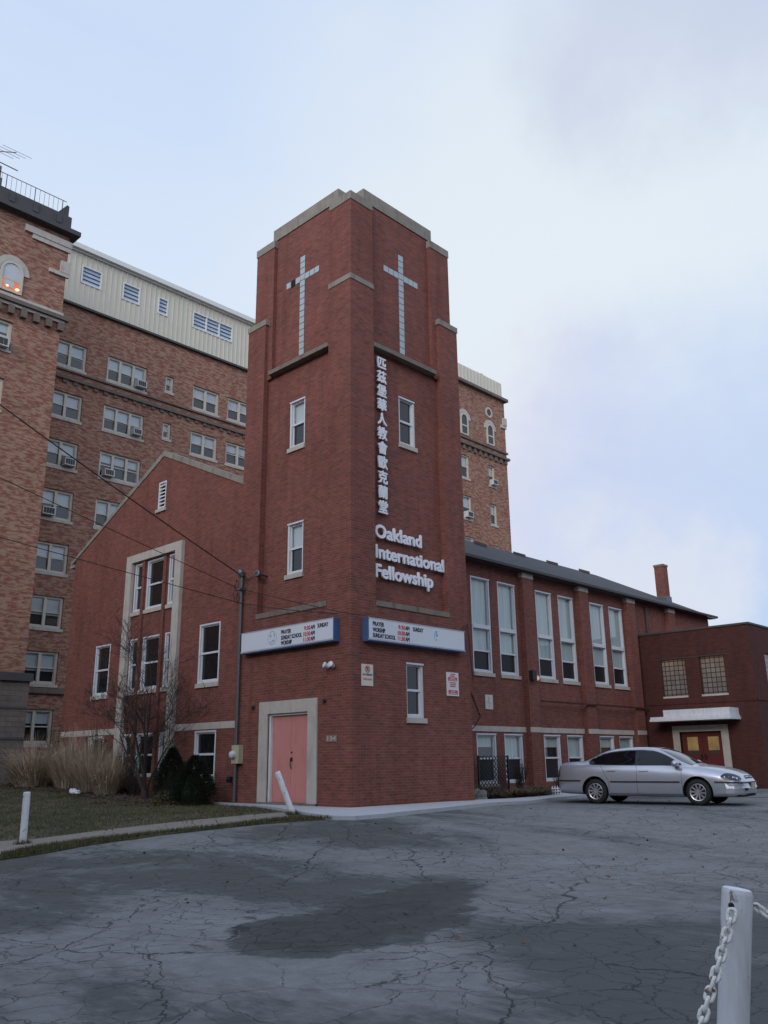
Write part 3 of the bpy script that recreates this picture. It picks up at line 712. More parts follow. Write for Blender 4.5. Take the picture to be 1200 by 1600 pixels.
for (a_, b_) in ((-.17, .70), (.712, 1.59)):
    dr = MB(); wall(dr, A0, a_, b_, -.1, 2.04, [(a_+.2, b_-.2, 1.14, 1.84, .05)], d=.16)
    dr = dr.build('door', 'door_red', church)
    MB().pbox(A0, a_+.2, b_-.2, 1.14, 1.84, .205, .215).build('pane', 'lit_window', dr)
    MB().pbox(A0, a_+.2, b_-.2, 1.14, 1.30, .19, .20).build('push_bar', 'dark_trim', dr)
    MB().pbox(A0, (a_+.05 if a_ > 0 else b_-.12), (a_+.12 if a_ > 0 else b_-.05), .95, 1.15, .10, .155).build('handle', 'black_metal', dr)

# ================================================================== signs and fittings on the church
L_S, R_S = PX(-.2), PY(-.2)
def marquee(P, T, label, rows, emblem):
    t = thing('changeable_letter_sign', label, 'sign', P(2.3, 3.92, .1), group='letter boards on the tower')
    c = MB(); c.pbox(P, .40, 4.22, 3.92, 4.51, .0, .2); c.build('cabinet', 'sign_blue', t)
    MB().pbox(P, .43, 4.19, 3.985, 4.485, -.012, -.001).build('face', 'sign_face', t)
    tr = MB(); tr.pbox(P, .405, 4.215, 4.487, 4.508, -.02, -.001); tr.pbox(P, .405, 4.215, 3.945, 3.965, -.022, -.001); tr.pbox(P, .405, 4.215, 3.967, 3.983, -.016, -.001)
    tr.build('trim', 'sign_trim', t)
    for (txt, u, z, mat, wd) in rows:
        text_obj('lettering', txt, .15, T(u, z, -.214), mat, t, .001, 0.0, wd, fat=.005)
    e = MB()
    if emblem == 'globe':
        k = 40
        for rr, sx in ((.185, 1), (.185, .5)):
            for i in range(k):
                a, b = 2*math.pi*i/k, 2*math.pi*(i+1)/k
                e.prism([(2.83+sx*rr*math.cos(a), 4.24+rr*math.sin(a)), (2.83+sx*rr*math.cos(b), 4.24+rr*math.sin(b)), (2.83+sx*(rr-.012)*math.cos(b), 4.24+(rr-.012)*math.sin(b)), (2.83+sx*(rr-.012)*math.cos(a), 4.24+(rr-.012)*math.sin(a))], P, -.015, -.012)
        for (x, z, rx, rz) in ((2.90, 4.30, .05, .035), (2.78, 4.16, .06, .03), (2.74, 4.31, .03, .05), (2.89, 4.13, .035, .03)):
            e.prism([(x+rx*math.cos(q*.7)*(1+.3*math.sin(q*2.3)), z+rz*math.sin(q*.7)) for q in range(9)], P, -.015, -.012)
        e.build('emblem', 'letter_faint', t)
    else:
        for (x, z, rx, rz) in ((2.99, 4.36, .035, .05), (3.02, 4.28, .045, .04), (2.985, 4.16, .025, .03), (2.93, 4.27, .02, .09)):
            e.prism([(x+rx*math.cos(q*.7)*(1+.3*math.sin(q*2.3)), z+rz*math.sin(q*.7)) for q in range(9)], P, -.015, -.012)
        e.build('emblem', 'letter_blue', t)
    return t
marquee(L_S, TL, 'blue framed letter board over the pink double door, round globe emblem on its blank end', [
    ('PRAYER', 2.45, 4.30, 'letter_black', .40), ('9:30', 1.52, 4.30, 'letter_red', .24), ('AM', 1.26, 4.30, 'letter_black', .15), ('SUNDAY', 1.0, 4.31, 'letter_black', .40),
    ('SUNDAY SCHOOL', 2.45, 4.15, 'letter_black', .84), ('10:30', 1.55, 4.15, 'letter_red', .27), ('AM', 1.26, 4.15, 'letter_black', .15),
    ('WORSHIP', 2.45, 4.01, 'letter_black', .44), ('11:30', 1.55, 4.01, 'letter_red', .27), ('AM', 1.26, 4.01, 'letter_black', .15)], 'globe')
marquee(R_S, TR, 'blue framed letter board above the ground floor tower window, small blue emblem near its end', [
    ('PRAYER', .56, 4.31, 'letter_black', .40), ('9:30', 1.50, 4.31, 'letter_red', .24), ('AM', 1.76, 4.31, 'letter_black', .15), ('SUNDAY', 2.06, 4.31, 'letter_black', .40),
    ('WORSHIP', .56, 4.16, 'letter_black', .44), ('10:30', 1.47, 4.16, 'letter_red', .27), ('AM', 1.76, 4.16, 'letter_black', .15),
    ('SUNDAY SCHOOL', .56, 4.02, 'letter_black', .82), ('11:30', 1.47, 4.02, 'letter_red', .27), ('AM', 1.76, 4.02, 'letter_black', .15)], 'figure')

t = thing('wall_lettering', 'white English name in three lines of raised letters low on the tower', 'lettering', (.9, .15, 5.6))
for txt, u, z, wd in (('Oakland', .985, 6.75, 1.83), ('International', .99, 6.19, 2.77), ('Fellowship', .99, 5.67, 2.27)):
    text_obj('lettering', txt, .50, TR(u, z, .10), 'letter_white', t, .022, 0.0, wd, fat=.016)
t = thing('wall_lettering', 'white Chinese characters in one vertical column running down the tower', 'lettering', (1.2, .15, 7.5))
zc_ = np.linspace(11.90, 7.63, 11)
for chx, z in zip('匹茲堡華人教會歐克蘭堂', zc_):
    text_obj('character', chx, .385, TR(1.12, float(z)-.15, .11), 'letter_white', t, .020, 0.0, fat=.011)

def plate(name, label, P, u0, u1, z0, z1, mat, d=-.02):
    t = thing(name, label, 'sign', P((u0+u1)/2, z0, -.01))
    MB().pbox(P, u0, u1, z0, z1, d, -.002).build('panel', mat, t)
    return t
t = plate('parking_sign', 'white no parking sign with a red barred P circle, near the tower corner', R0, .35, .75, 2.83, 3.36, 'sign_cream')
ring = MB(); k = 32
for i in range(k):
    a, b = 2*math.pi*i/k, 2*math.pi*(i+1)/k
    ring.prism([(.55+.085*math.cos(a), 3.24+.085*math.sin(a)), (.55+.085*math.cos(b), 3.24+.085*math.sin(b)), (.55+.068*math.cos(b), 3.24+.068*math.sin(b)), (.55+.068*math.cos(a), 3.24+.068*math.sin(a))], R0, -.026, -.021)
ring.prism([(.487, 3.29), (.499, 3.302), (.613, 3.19), (.601, 3.178)], R0, -.0265, -.0245)
ring.build('symbol', 'letter_red', t)
text_obj('lettering', 'P', .13, TR(.515, 3.195, -.024), 'letter_black', t, .001, .004)
text_obj('lettering', 'NO PARKING', .07, TR(.38, 3.08, -.022), 'letter_black', t, .001, .002, .34)
text_obj('lettering', 'TOW AWAY', .07, TR(.39, 2.965, -.022), 'letter_red', t, .001, .002, .32)
t = plate('notice_sign', 'white and red notice with two red blocks, right of the tower ground floor window', R0, 3.60, 4.11, 2.725, 3.36, 'sign_white')
q = MB(); q.pbox(R0, 3.66, 4.05, 3.13, 3.23, -.025, -.021); q.pbox(R0, 3.66, 4.05, 2.77, 2.88, -.025, -.021); q.build('red_block', 'sign_red', t)
for (z, wd, mt_) in ((3.19, .22, 'sign_white'), (3.145, .30, 'sign_white'), (2.835, .18, 'sign_white'), (2.785, .31, 'sign_white'), (3.30, .18, 'letter_red'), (3.25, .2, 'letter_red'), (3.07, .28, 'letter_red'), (3.02, .22, 'letter_red'), (2.97, .26, 'letter_red')):
    qq = MB(); x = 3.855-wd/2
    while x < 3.855+wd/2-.02:
        l = rng.uniform(.02, .05); qq.pbox(R0, x, x+l, z, z+.022, -.0275, -.0255 if mt_ == 'sign_white' else -.021); x += l+.012
    qq.build('print_line', mt_, t)
t = plate('notice_sign', 'small cream notice on the hall wall between tall and basement windows', H0, 9.33, 9.75, 2.70, 3.19, 'sign_cream')
q = MB()
for (x, z, rx, rz) in ((9.53, 3.07, .05, .06), (9.50, 2.96, .04, .06), (9.57, 2.90, .09, .02), (9.42, 2.93, .03, .02), (9.54, 2.82, .1, .015)):
    q.prism([(x+rx*math.cos(i*.7)*(1+.3*math.sin(i*2.3)), z+rz*math.sin(i*.7)) for i in range(9)], H0, -.023, -.0205)
q.build('print_mark', 'letter_faint', t)
t = plate('house_number', 'small brown plaque reading 134 beside the pink door', L0, .47, .87, 1.50, 1.665, 'plaque')
text_obj('lettering', '134', .15, TL(.82, 1.53, -.021), 'plaque_light', t, .004, .004, .31)

t = thing('floodlight', 'twin head white floodlight under the letter board above the pink door', 'light', (-.05, .68, 3.34))
for (yy, tw) in ((.78, -.5), (.57, .4)):
    M = Matrix.Translation((-.12, yy, 3.35)) @ Matrix.Rotation(R(-70), 4, 'Y') @ Matrix.Rotation(tw*.5, 4, 'X')
    b = MB().lathe([(.02, -.10), (.05, -.09), (.065, .0), (.075, .06), (.07, .062)], 14, M).build('lamp_head', 'white_paint', t)
    MB().lathe([(.06, .063), (.03, .075)], 14, M).build('lens', 'lens', b)
MB().lathe([(.06, 0), (.06, .03)], 12, Matrix.Translation((-.002, .68, 3.36)) @ Matrix.Rotation(R(-90), 4, 'Y')).tube([(-.03, .68, 3.36), (-.07, .70, 3.37), (-.10, .76, 3.35)], .012).tube([(-.03, .68, 3.36), (-.07, .66, 3.37), (-.10, .58, 3.35)], .012).build('mount', 'white_paint', t)
for (yy, zz, lb) in ((3.81, 2.49, 'small dark iron bracket on the brick left of the pink door surround'), (.93, 2.51, 'small dark iron bracket on the brick between pink door surround and tower corner')):
    b = MB(); b.lathe([(.05, 0), (.06, .02), (.035, .05), (.02, .08)], 10, Matrix.Translation((-.001, yy, zz)) @ Matrix.Rotation(R(-90), 4, 'Y')).tube([(-.06, yy, zz+.01), (-.07, yy, zz-.1)], .02)
    tag(b.build('wall_bracket', 'black_metal'), lb, 'bracket', 'lantern brackets beside the door')
t = thing('wall_lamp', 'lit dark box lamp on the first hall pilaster between tall windows', 'light', (11.9, H-.23, 3.8))
b = MB(); b.box(11.74, 12.0, H-.38, H-.222, 3.80, 4.14); b.build('housing', 'black_metal', t)
b = MB(); b.box(11.98, 12.24, H-.25, H-.222, 3.86, 4.12); b.build('back_plate', 'galvanised', t)
b = MB(); b.lathe([(.04, -.10), (.075, -.04), (.06, .04), (.03, .06)], 12, Matrix.Translation((12.06, H-.36, 3.90))); b.build('bulb', 'lamp_glow', t)

# service mast, meter, security camera
t = thing('service_mast', 'grey steel electric service conduit running up the tower edge beside the letter board', 'conduit', (-.09, 4.45, 0))
MB().tube([(-.09, 4.44, .0), (-.09, 4.44, 6.2)], .045, 10).build('pipe', 'galvanised', t)
hd = MB(); hd.lathe([(.05, -.06), (.09, -.02), (.10, .10), (.07, .16), (.02, .19)], 12, Matrix.Translation((-.10, 4.44, 6.22)) @ Matrix.Rotation(R(-25), 4, 'Y')); hd.build('weather_head', 'galvanised', t)
MB().box(-.2, -.01, 4.36, 4.52, 5.78, 5.84).build('clamp', 'galvanised', t)
lo = MB()
for (yy, rr, zz) in ((4.60, .10, 5.95), (4.66, .12, 5.72), (4.20, .16, 5.9), (4.52, .08, 5.55)):
    lo.tube([(-.16+.03*math.sin(q), yy+rr*.6*math.cos(q*math.pi/8), zz+rr*1.7*math.sin(q*math.pi/8)) for q in range(17)], .009, 5)
lo.build('wire_loop', 'cable', t)
t = thing('electric_meter', 'tan electric meter box with round glass dial on the conduit left of the door', 'meter', (-.1, 4.42, 1.1))
MB().box(-.16, -.005, 4.22, 4.54, 1.02, 1.50).build('box', 'meter_box', t)
md = MB().lathe([(.10, 0), (.10, .06), (.085, .10), (.03, .12)], 18, Matrix.Translation((-.16, 4.44, 1.25)) @ Matrix.Rotation(R(-90), 4, 'Y')); md.build('dial', 'lens', t)
b = MB(); b.box(-.10, -.005, 4.66, 4.80, .52, .68); b.lathe([(.05, 0), (.03, .06)], 10, Matrix.Translation((-.10, 4.73, .6)) @ Matrix.Rotation(R(-90), 4, 'Y'))
tag(b.build('wall_outlet', 'black_metal'), 'small black outlet box low on the brick left of the conduit', 'outlet')
t = thing('security_camera', 'round grey security camera on an arm beside the conduit top', 'camera', (-.05, 3.7, 6.1))
M = Matrix.Translation((-.10, 3.68, 6.14)) @ Matrix.Rotation(R(-75), 4, 'Y') @ Matrix.Rotation(R(12), 4, 'X')
b = MB().lathe([(.07, -.10), (.085, -.02), (.095, .06), (.06, .07)], 18, M).build('housing', 'galvanised', t)
MB().lathe([(.055, .071), (.04, .075)], 14, M).build('lens', 'black_metal', b)
MB().tube([(-.06, 4.40, 6.08), (-.05, 4.2, 6.08), (-.05, 3.95, 6.13), (-.06, 3.70, 6.13)], .012).tube([(-.05, 3.68, 6.14), (.2, 3.62, 6.10)], .025).build('arm', 'black_metal', t)

# cables
def cable(name, pts, sag, r, label, n=24):
    b = MB(); P = []
    for (a, c) in zip(pts, pts[1:]):
        a, c = Vector(a), Vector(c); sg = sag if len(pts) == 2 or a is Vector(pts[0]) else sag
        for i in range(n):
            tt = i/n; p = a.lerp(c, tt); p.z -= 4*sg*(a-c).length/20*tt*(1-tt); P.append(p)
    P.append(Vector(pts[-1])); b.tube(P, r, 6)
    return tag(b.build(name, 'cable'), label, 'cable', 'overhead cables to the tower')
def along(p0, p1, k): return tuple(Vector(p0) + (Vector(p1)-Vector(p0))*k)
cable('power_cable', [along((-.15, 4.42, 6.25), (-9.21, 2.61, 9.49), 2.6), (-.12, 4.50, 6.25)], .3, .017, 'thick black power cable, highest of the three, ending at the conduit head')
cable('phone_cable', [along((-.12, 4.55, 5.95), (-8.81, 3.03, 7.48), 2.6), (-.12, 4.55, 5.85), (-.22, .20, 4.62), (.3, -.23, 4.53)], .05, .010, 'thin black cable, middle of the three, running past the conduit to the letter boards')
cable('phone_cable', [along((-.12, 4.55, 5.35), (-8.51, 3.35, 5.99), 2.6), (-.14, 4.45, 5.42), (-.20, 2.5, 4.98), (-.22, .25, 4.58)], .08, .010, 'thin black cable, lowest of the three, crossing in front of the panel sill')
b = MB(); b.tube([(4.2, -.05, 4.55), (4.55, -.05, 4.77), (4.62, -.04, 4.40), (4.67, -.03, 3.9), (4.75, -.03, 3.2)] , .014, 6)
tag(b.build('wall_cable', 'cable'), 'short black cable hanging off the right end of the letter board', 'cable')
b = MB(); b.tube([(8.2, H-.03, 4.55), (8.3, H-.03, 3.6), (8.75, H-.03, 2.9), (9.0, H-.03, 2.45), (8.7, H-.04, 2.15), (8.4, H-.04, 1.95)], .016, 6)
tag(b.build('wall_cable', 'cable'), 'black cable curving down the hall wall to the stone band', 'cable')

# ================================================================== APARTMENT BUILDING
apt = thing('apartment_building', 'tall mottled tan and red brick apartment building with cream metal penthouse behind the church', 'apartment building', (15, 28, 0))
W0 = PY(28.0); WP = PY(27.9)
wins = []
def three(n): return [(n, r) for r in range(n)]
Arow = [(22.6, 24.15), (19.52, 21.05), (16.65, 18.2), (13.7, 15.35), (10.78, 12.4), (7.86, 9.53), (5.0, 6.65), (2.05, 3.75)]
spec = []
for i, (z0, z1) in enumerate(Arow): spec.append((3.85, 5.76, z0, z1, (1, 1)))
for i in range(8):
    z0, z1 = Arow[i]; spec.append((7.07, 9.66, z0, z1, (1, 1, 1)))
for i in range(8):
    z0, z1 = Arow[i]
    spec.append((10.95, 11.53, z0+.5, z1, (1,)))
    spec.append((12.95, 14.94, z0, z1, (1, 1))); spec.append((15.62, 17.6, z0, z1, (1, 1)))
# only rows that rise above the church roof line are in sight; keep those
def seen(u, z): 
    k = 28.0+15.27; return True
spec = [q for q in spec if not (q[0] > 6.5 and q[2] < 13) and not (q[0] > 10.5 and q[2] < 19)]
w = MB()
wall(w, W0, 1.5, 36.0, -.5, 26.5, [(a, b, c, e, .18) for (a, b, c, e, l) in spec])
w.build('wing_wall', 'apartment_brick', apt)
kk = random.Random(3)
for (a, b, c, e, l) in spec:
    zb = c + (e-c)*kk.uniform(.40, .62)
    window(apt, W0, a, b, c, e, .18, frame='frame_cream', fw_=.13, lights=l, upper='clear_glass', lower='clear_glass', back='blind', back_z=(zb, e-.08), sill='stone', sill_h=.16, sill_ov=.06, head=.0)
pn = MB()
wx = [(4.95, 6.14), (7.6, 8.68), (10.04, 10.67), (12.59, 15.63)]
us = [1.5]
x = 1.5; ph = [(a, b, 28.08, 29.13, .08) for a, b in wx]
wall(pn, WP, 1.5, 36.0, 26.55, 30.12, ph)
while x < 36:
    ok = True
    segs = [(26.55, 30.0)]
    for (a, b) in wx:
        if a-.06 < x+.025 and x-.025 < b+.06: segs = [(26.55, 28.02), (29.19, 30.0)]
    for (s0, s1) in segs: pn.box(x-.025, x+.025, 27.845, 27.899, s0, s1)
    x += .33
pent = pn.build('penthouse_wall', 'metal_siding', apt)
for (a, b) in wx:
    n_ = 3 if b-a > 2 else 1
    f = MB(); f.pbox(WP, a-.05, a+.03, 28.03, 29.18, -.06, .08); f.pbox(WP, b-.03, b+.05, 28.03, 29.18, -.06, .08); f.pbox(WP, a+.03, b-.03, 28.03, 28.11, -.06, .08); f.pbox(WP, a+.03, b-.03, 29.10, 29.18, -.06, .08)
    for i in range(1, n_): f.pbox(WP, a+(b-a)*i/n_-.05, a+(b-a)*i/n_+.05, 28.11, 29.10, -.03, .06)
    fo = f.build('window', 'siding_trim', apt)
    bl = MB()
    for i in range(1, 4): bl.pbox(WP, a+.03, b-.03, 28.08+i*.26-.03, 28.08+i*.26+.03, .03, .055)
    bl.build('glazing_bar', 'dark_trim', fo)
    MB().pbox(WP, a, b, 28.08, 29.13, .06, .07).build('pane', 'pane_pale', fo)
tr = MB(); tr.pbox(WP, 1.5, 36, 30.0, 30.30, -.35, .2); tr.pbox(WP, 1.5, 36, 29.9, 29.998, -.15, .0)
tr.build('penthouse_fascia', 'siding_trim', apt)
tr = MB(); tr.pbox(W0, 1.5, 36, 26.42, 26.55, -.22, .0); tr.build('ledge', 'roof_edge', apt)
tr = MB(); tr.pbox(W0, 1.9, 36, 22.30, 22.40, -.12, .0); tr.pbox(W0, 1.9, 36, 21.80, 21.98, -.16, .0)
for i in range(55): tr.pbox(W0, 2.0+i*.62, 2.25+i*.62, 21.60, 21.80, -.08, .0)
tr.pbox(W0, 1.9, 36, 4.53, 4.8, -.16, .0)
tr.build('belt_course', 'belt_stone', apt)
# left pavilion
LY = 23.0; LP0 = PY(LY); XR = 1.9
p = MB()
lw = [(-1.30, -.22, 22.95, 24.05, .2), (-1.9, -.40, 19.95, 21.45, .2), (-2.1, -.50, 16.9, 18.5, .2)]
wall(p, LP0, -16, XR, 4.95, 27.2, lw); p.quad((XR, LY, 4.95), (XR, 28, 4.95), (XR, 28, 27.2), (XR, LY, 27.2))
p.build('pavilion_wall', 'apartment_brick', apt)
p = MB(); p.box(-16, XR+.2, LY-.2, 28, -.5, 4.6); p.build('base_wall', 'base_block', apt)
p = MB()
for z in (1.2, 2.13, 3.44): p.box(-16, XR+.22, LY-.22, LY-.19, z-.05, z+.04)
p.box(-16, XR+.3, LY-.32, LY, 4.6, 4.95)
p.build('base_joint', 'roof_edge', apt)
p = MB(); p.box(-16, XR+.38, LY-.45, 27.8, 27.25, 27.5); p.box(-16, XR-.1, LY-.25, LY+.2, 27.55, 28.25)
for i in range(14): p.box(XR-.9-i*1.2, XR-.65-i*1.2, LY-.30, LY-.25, 27.65, 28.15)
p.prism([(XR-.1, 27.55), (XR-.1, 29.15), (XR-.22, 29.2), (XR-1.0, 28.1), (XR-1.0, 27.55)], LP0, .2, .5)
p.build('pavilion_parapet', 'roof_edge', apt)
p = MB(); p.box(-.4, XR+.12, LY-.14, LY-.0, 26.55, 26.9); p.box(.0, XR+.1, LY-.1, LY, 26.3, 26.55); p.box(XR-.9, XR+.12, LY-.12, LY, 24.85, 25.05); p.box(XR-.35, XR+.14, LY-.14, LY, 25.05, 25.7)
p.box(-16, XR+.06, LY-.06, LY, 22.62, 22.86); p.box(-16, XR+.12, LY-.14, LY, 22.25, 22.40)
p.build('pavilion_trim', 'stone', apt)
p = MB(); p.box(-16, XR+.28, LY-.28, LY, 22.40, 22.60)
for i in range(16): p.box(XR-.05-i*.62-.14, XR-.05-i*.62+.14, LY-.22, LY-.001, 21.82, 22.25)
p.build('corbel_band', 'belt_stone', apt)
# arched, lit window of the left pavilion
def arch_window(P, uc, hw, z0, zs, mat_lo, mat_up, lit=None):
    f = MB(); k = 14
    outer = [(uc+(hw+.02)*math.cos(math.pi*i/k), zs+(hw+.02)*1.05*math.sin(math.pi*i/k)) for i in range(k+1)]
    inner = [(uc+(hw-.11)*math.cos(math.pi*i/k), zs+(hw-.11)*1.05*math.sin(math.pi*i/k)) for i in range(k+1)]
    for i in range(k): f.prism([outer[i], outer[i+1], inner[i+1], inner[i]], P, -.07, .12)
    f.pbox(P, uc-hw-.02, uc-hw+.11, z0, zs, -.07, .12); f.pbox(P, uc+hw-.11, uc+hw+.02, z0, zs, -.07, .12)
    f.pbox(P, uc-hw+.11, uc+hw-.11, z0, z0+.1, -.05, .12); f.pbox(P, uc-hw+.11, uc+hw-.11, (z0+zs)/2+.05, (z0+zs)/2+.15, -.05, .12)
    fo = f.build('window', 'frame_cream', apt)
    up_ = MB(); up_.prism([(uc-hw+.05, (z0+zs)/2+.15), (uc+hw-.05, (z0+zs)/2+.15)] + [(uc+(hw-.05)*math.cos(math.pi*i/k), zs+(hw-.05)*1.05*math.sin(math.pi*i/k)) for i in range(k+1)], P, -.03, -.02); up_.build('pane', mat_up, fo)
    MB().pbox(P, uc-hw+.05, uc+hw-.05, z0+.08, (z0+zs)/2+.06, -.03, -.02).build('pane', mat_lo, fo)
    ho = MB()
    o2 = [(uc+(hw+.30)*math.cos(math.pi*i/k), zs+(hw+.30)*1.05*math.sin(math.pi*i/k)) for i in range(k+1)]
    o1 = [(uc+(hw+.04)*math.cos(math.pi*i/k), zs+(hw+.04)*1.05*math.sin(math.pi*i/k)) for i in range(k+1)]
    for i in range(k): ho.prism([o2[i], o2[i+1], o1[i+1], o1[i]], P, -.05, -.002)
    ho.build('arch_hood', 'stone', fo)
    return fo
fo = arch_window(LP0, -.76, .54, 22.98, 24.05, 'lit_orange', 'blind')
gl_ = MB(); gl_.lathe([(.05, 0), (.10, .04), (.05, .09)], 12, Matrix.Translation((-.44, LY-.07, 23.14))); gl_.lathe([(.04, 0), (.06, .03), (.03, .06)], 10, Matrix.Translation((-.92, LY-.07, 23.2)))
gl_.build('lamp_in_window', 'hot_glow', fo)
MB().pbox(LP0, -1.05, -.62, 23.2, 23.55, -.045, -.035).build('dark_shape', 'blind', fo)
window(apt, LP0, -1.9, -.40, 19.95, 21.45, .2, frame='frame_cream', fw_=.13, lights=(1,), upper='clear_glass', back='blind', back_z=(20.9, 21.4), head=0)
window(apt, LP0, -2.1, -.50, 16.9, 18.5, .2, frame='frame_cream', fw_=.13, lights=(1,), upper='lit_window', lower='lit_window', head=0)
MB().tube([(-9, LY-.1, 29.13)] + [(XR-.4, LY-.1, 29.13)], .02, 6).build('roof_railing', 'black_metal', apt)
rl = MB(); x = XR-.6
i = 0
while x > -7:
    rl.tube([(x, LY-.1, 28.2), (x, LY-.1, 29.13)], .022 if i % 6 == 0 else .009, 5); x -= .24; i += 1
rl.tube([(-7, LY-.1, 28.36), (XR-.6, LY-.1, 28.36)], .015, 5)
rl.build('railing_bar', 'black_metal', apt)
p = MB(); p.box(-3.5, -1.42, LY+1.0, LY+2.2, 27.4, 29.6); p.box(-3.5, -1.5, LY+1.05, LY+2.1, 29.6, 30.3); p.build('roof_chimney', 'base_block', apt)
MB().tube([(-1.9, LY+1.5, 30.2), (-1.9, LY+1.5, 32.3)], .04).build('mast', 'black_metal', tag(thing('roof_antenna', 'thin metal television antenna on the left roof chimney', 'antenna', (-1.9, LY+1.5, 30.2))))
an = MB()
ax = [(-2.3, LY+1.5, 31.0), (-.55, LY+1.5, 31.9)]
an.tube([(-1.9, LY+1.4, 31.2), (-.70, LY+1.6, 31.9)], .025, 5)
for kx in (.25, .5, .75, 1.0):
    px_ = -1.9 + 1.2*kx; pz = 31.2+.7*kx; an.tube([(px_+.55, LY+.9, pz-.45), (px_-.55, LY+2.1, pz+.45)], .012, 4)
an.tube([(-1.9, LY+1.4, 30.75), (-.55, LY+1.5, 30.8)], .03, 5)
an.build('antenna_rod', 'galvanised', [o for o in bpy.data.objects if o.name.startswith('roof_antenna')][0])
# right pavilion
RY = 20.0; RP0 = PY(RY)
p = MB()
rw_ = [(32.98, 33.72, 20.10, 21.62, .16), (33.0, 33.75, 17.15, 18.70, .16), (33.0, 33.8, 14.1, 15.62, .16), (29.7, 30.72, 20.0, 21.7, .16), (29.75, 30.8, 17.05, 18.7, .16), (29.8, 30.85, 14.1, 15.75, .16)]
wall(p, RP0, 25.5, 35.3, 5, 27.2, rw_); p.quad((35.3, RY, 5), (35.3, 34, 5), (35.3, 34, 27.2), (35.3, RY, 27.2)); p.quad((25.5, RY, 5), (25.5, 28, 5), (25.5, 28, 27.2), (25.5, RY, 27.2))
p.build('pavilion_wall', 'apartment_brick', apt)
for i, (a, b, c, e, d_) in enumerate(rw_):
    window(apt, RP0, a, b, c, e, .16, frame='frame_cream', fw_=.10, upper='clear_glass', lower='dark_glass', back='blind', back_z=(c+(e-c)*.55, e-.08), head=0, sill_h=.16, sill_ov=.08)
arch_window(RP0, 30.32, .42, 23.25, 24.45, 'dark_glass', 'dark_glass'); arch_window(RP0, 33.36, .42, 23.25, 24.45, 'dark_glass', 'dark_glass')
p = MB(); k = 20
for i in range(k):
    a, b = 2*math.pi*i/k, 2*math.pi*(i+1)/k
    p.prism([(33.3+.42*math.cos(a), 25.8+.42*math.sin(a)), (33.3+.42*math.cos(b), 25.8+.42*math.sin(b)), (33.3+.26*math.cos(b), 25.8+.26*math.sin(b)), (33.3+.26*math.cos(a), 25.8+.26*math.sin(a))], RP0, -.06, -.002)
p.box(34.7, 35.36, RY-.1, RY, 25.0, 25.25); p.box(34.95, 35.38, RY-.14, RY, 25.25, 25.85)
p.build('roundel', 'stone', apt)
MB().prism([(33.3+.26*math.cos(2*math.pi*i/k), 25.8+.26*math.sin(2*math.pi*i/k)) for i in range(k)], RP0, -.03, -.002).build('roundel_pane', 'dark_trim', apt)
p = MB(); p.box(25.5, 35.38, RY-.12, RY, 22.96, 23.10); p.box(25.5, 35.45, RY-.22, RY, 22.45, 22.62)
for i in range(14): p.box(34.95-i*.62, 35.2-i*.62, RY-.14, RY-.001, 22.1, 22.45)
p.box(25.5, 35.5, RY-.3, 28, 27.2, 27.42)
p.build('belt_course', 'belt_stone', apt)
p = MB(); p.box(25.5, 35.1, RY, 27.85, 27.42, 28.72); x = 25.6
while x < 35.1: p.box(x-.025, x+.025, RY-.05, RY-.001, 27.43, 28.66); x += .4
p.build('penthouse_wall', 'metal_siding', apt)
un = MB()
for (x, r) in ((33.0, .28), (33.45, .35), (33.95, .25)):
    un.lathe([(r, 0), (r, .35), (r*.8, .5), (r*.2, .55)], 10, Matrix.Translation((x, RY+.8, 28.72)))
tag(un.build('rooftop_fan', 'roof_gear'), 'cluster of grey round fans on the roof edge of the right tower', 'roof fan')
# window air conditioners
def aircon(P, u, z, label, w=.62, h=.42):
    t = thing('air_conditioner', label, 'air conditioner', P(u, z-h/2, -.15), group='window air conditioners')
    MB().pbox(P, u-w/2, u+w/2, z-h/2, z+h/2, -.42, .02).build('case', 'ac_white', t)
    g = MB(); n = 4
    for i in range(n): g.pbox(P, u-w/2+.05+i*(w-.1)/n, u-w/2+.03+(i+1)*(w-.1)/n, z-h/2+.06, z+h/2-.06, -.43, -.421)
    g.build('grille', 'ac_dark', t)
W1 = PY(28.1)
aircon(W1, 9.22, 22.92, 'white air conditioner in the top three light window of the wing')
aircon(W1, 9.17, 19.83, 'small air conditioner in the three light window just below the belt course', .55, .38)
aircon(W1, 5.25, 16.98, 'white air conditioner in a two light window, third row from the penthouse')
aircon(W1, 7.60, 16.92, 'air conditioner in the left light of the lowest three light window', .6, .4)
aircon(W1, 4.35, 14.02, 'white air conditioner in a two light window at the height of the gable eave', .7, .42)
aircon(PY(LY+.1), -1.05, 20.2, 'white air conditioner in the window below the lit arched window', .9, .45)
aircon(PY(RY+.1), 33.36, 20.30, 'white air conditioner under the right tower arch window, top row', .55, .4)
aircon(PY(RY+.1), 30.28, 17.28, 'white air conditioner in the right tower window beside the church tower edge', .62, .42)

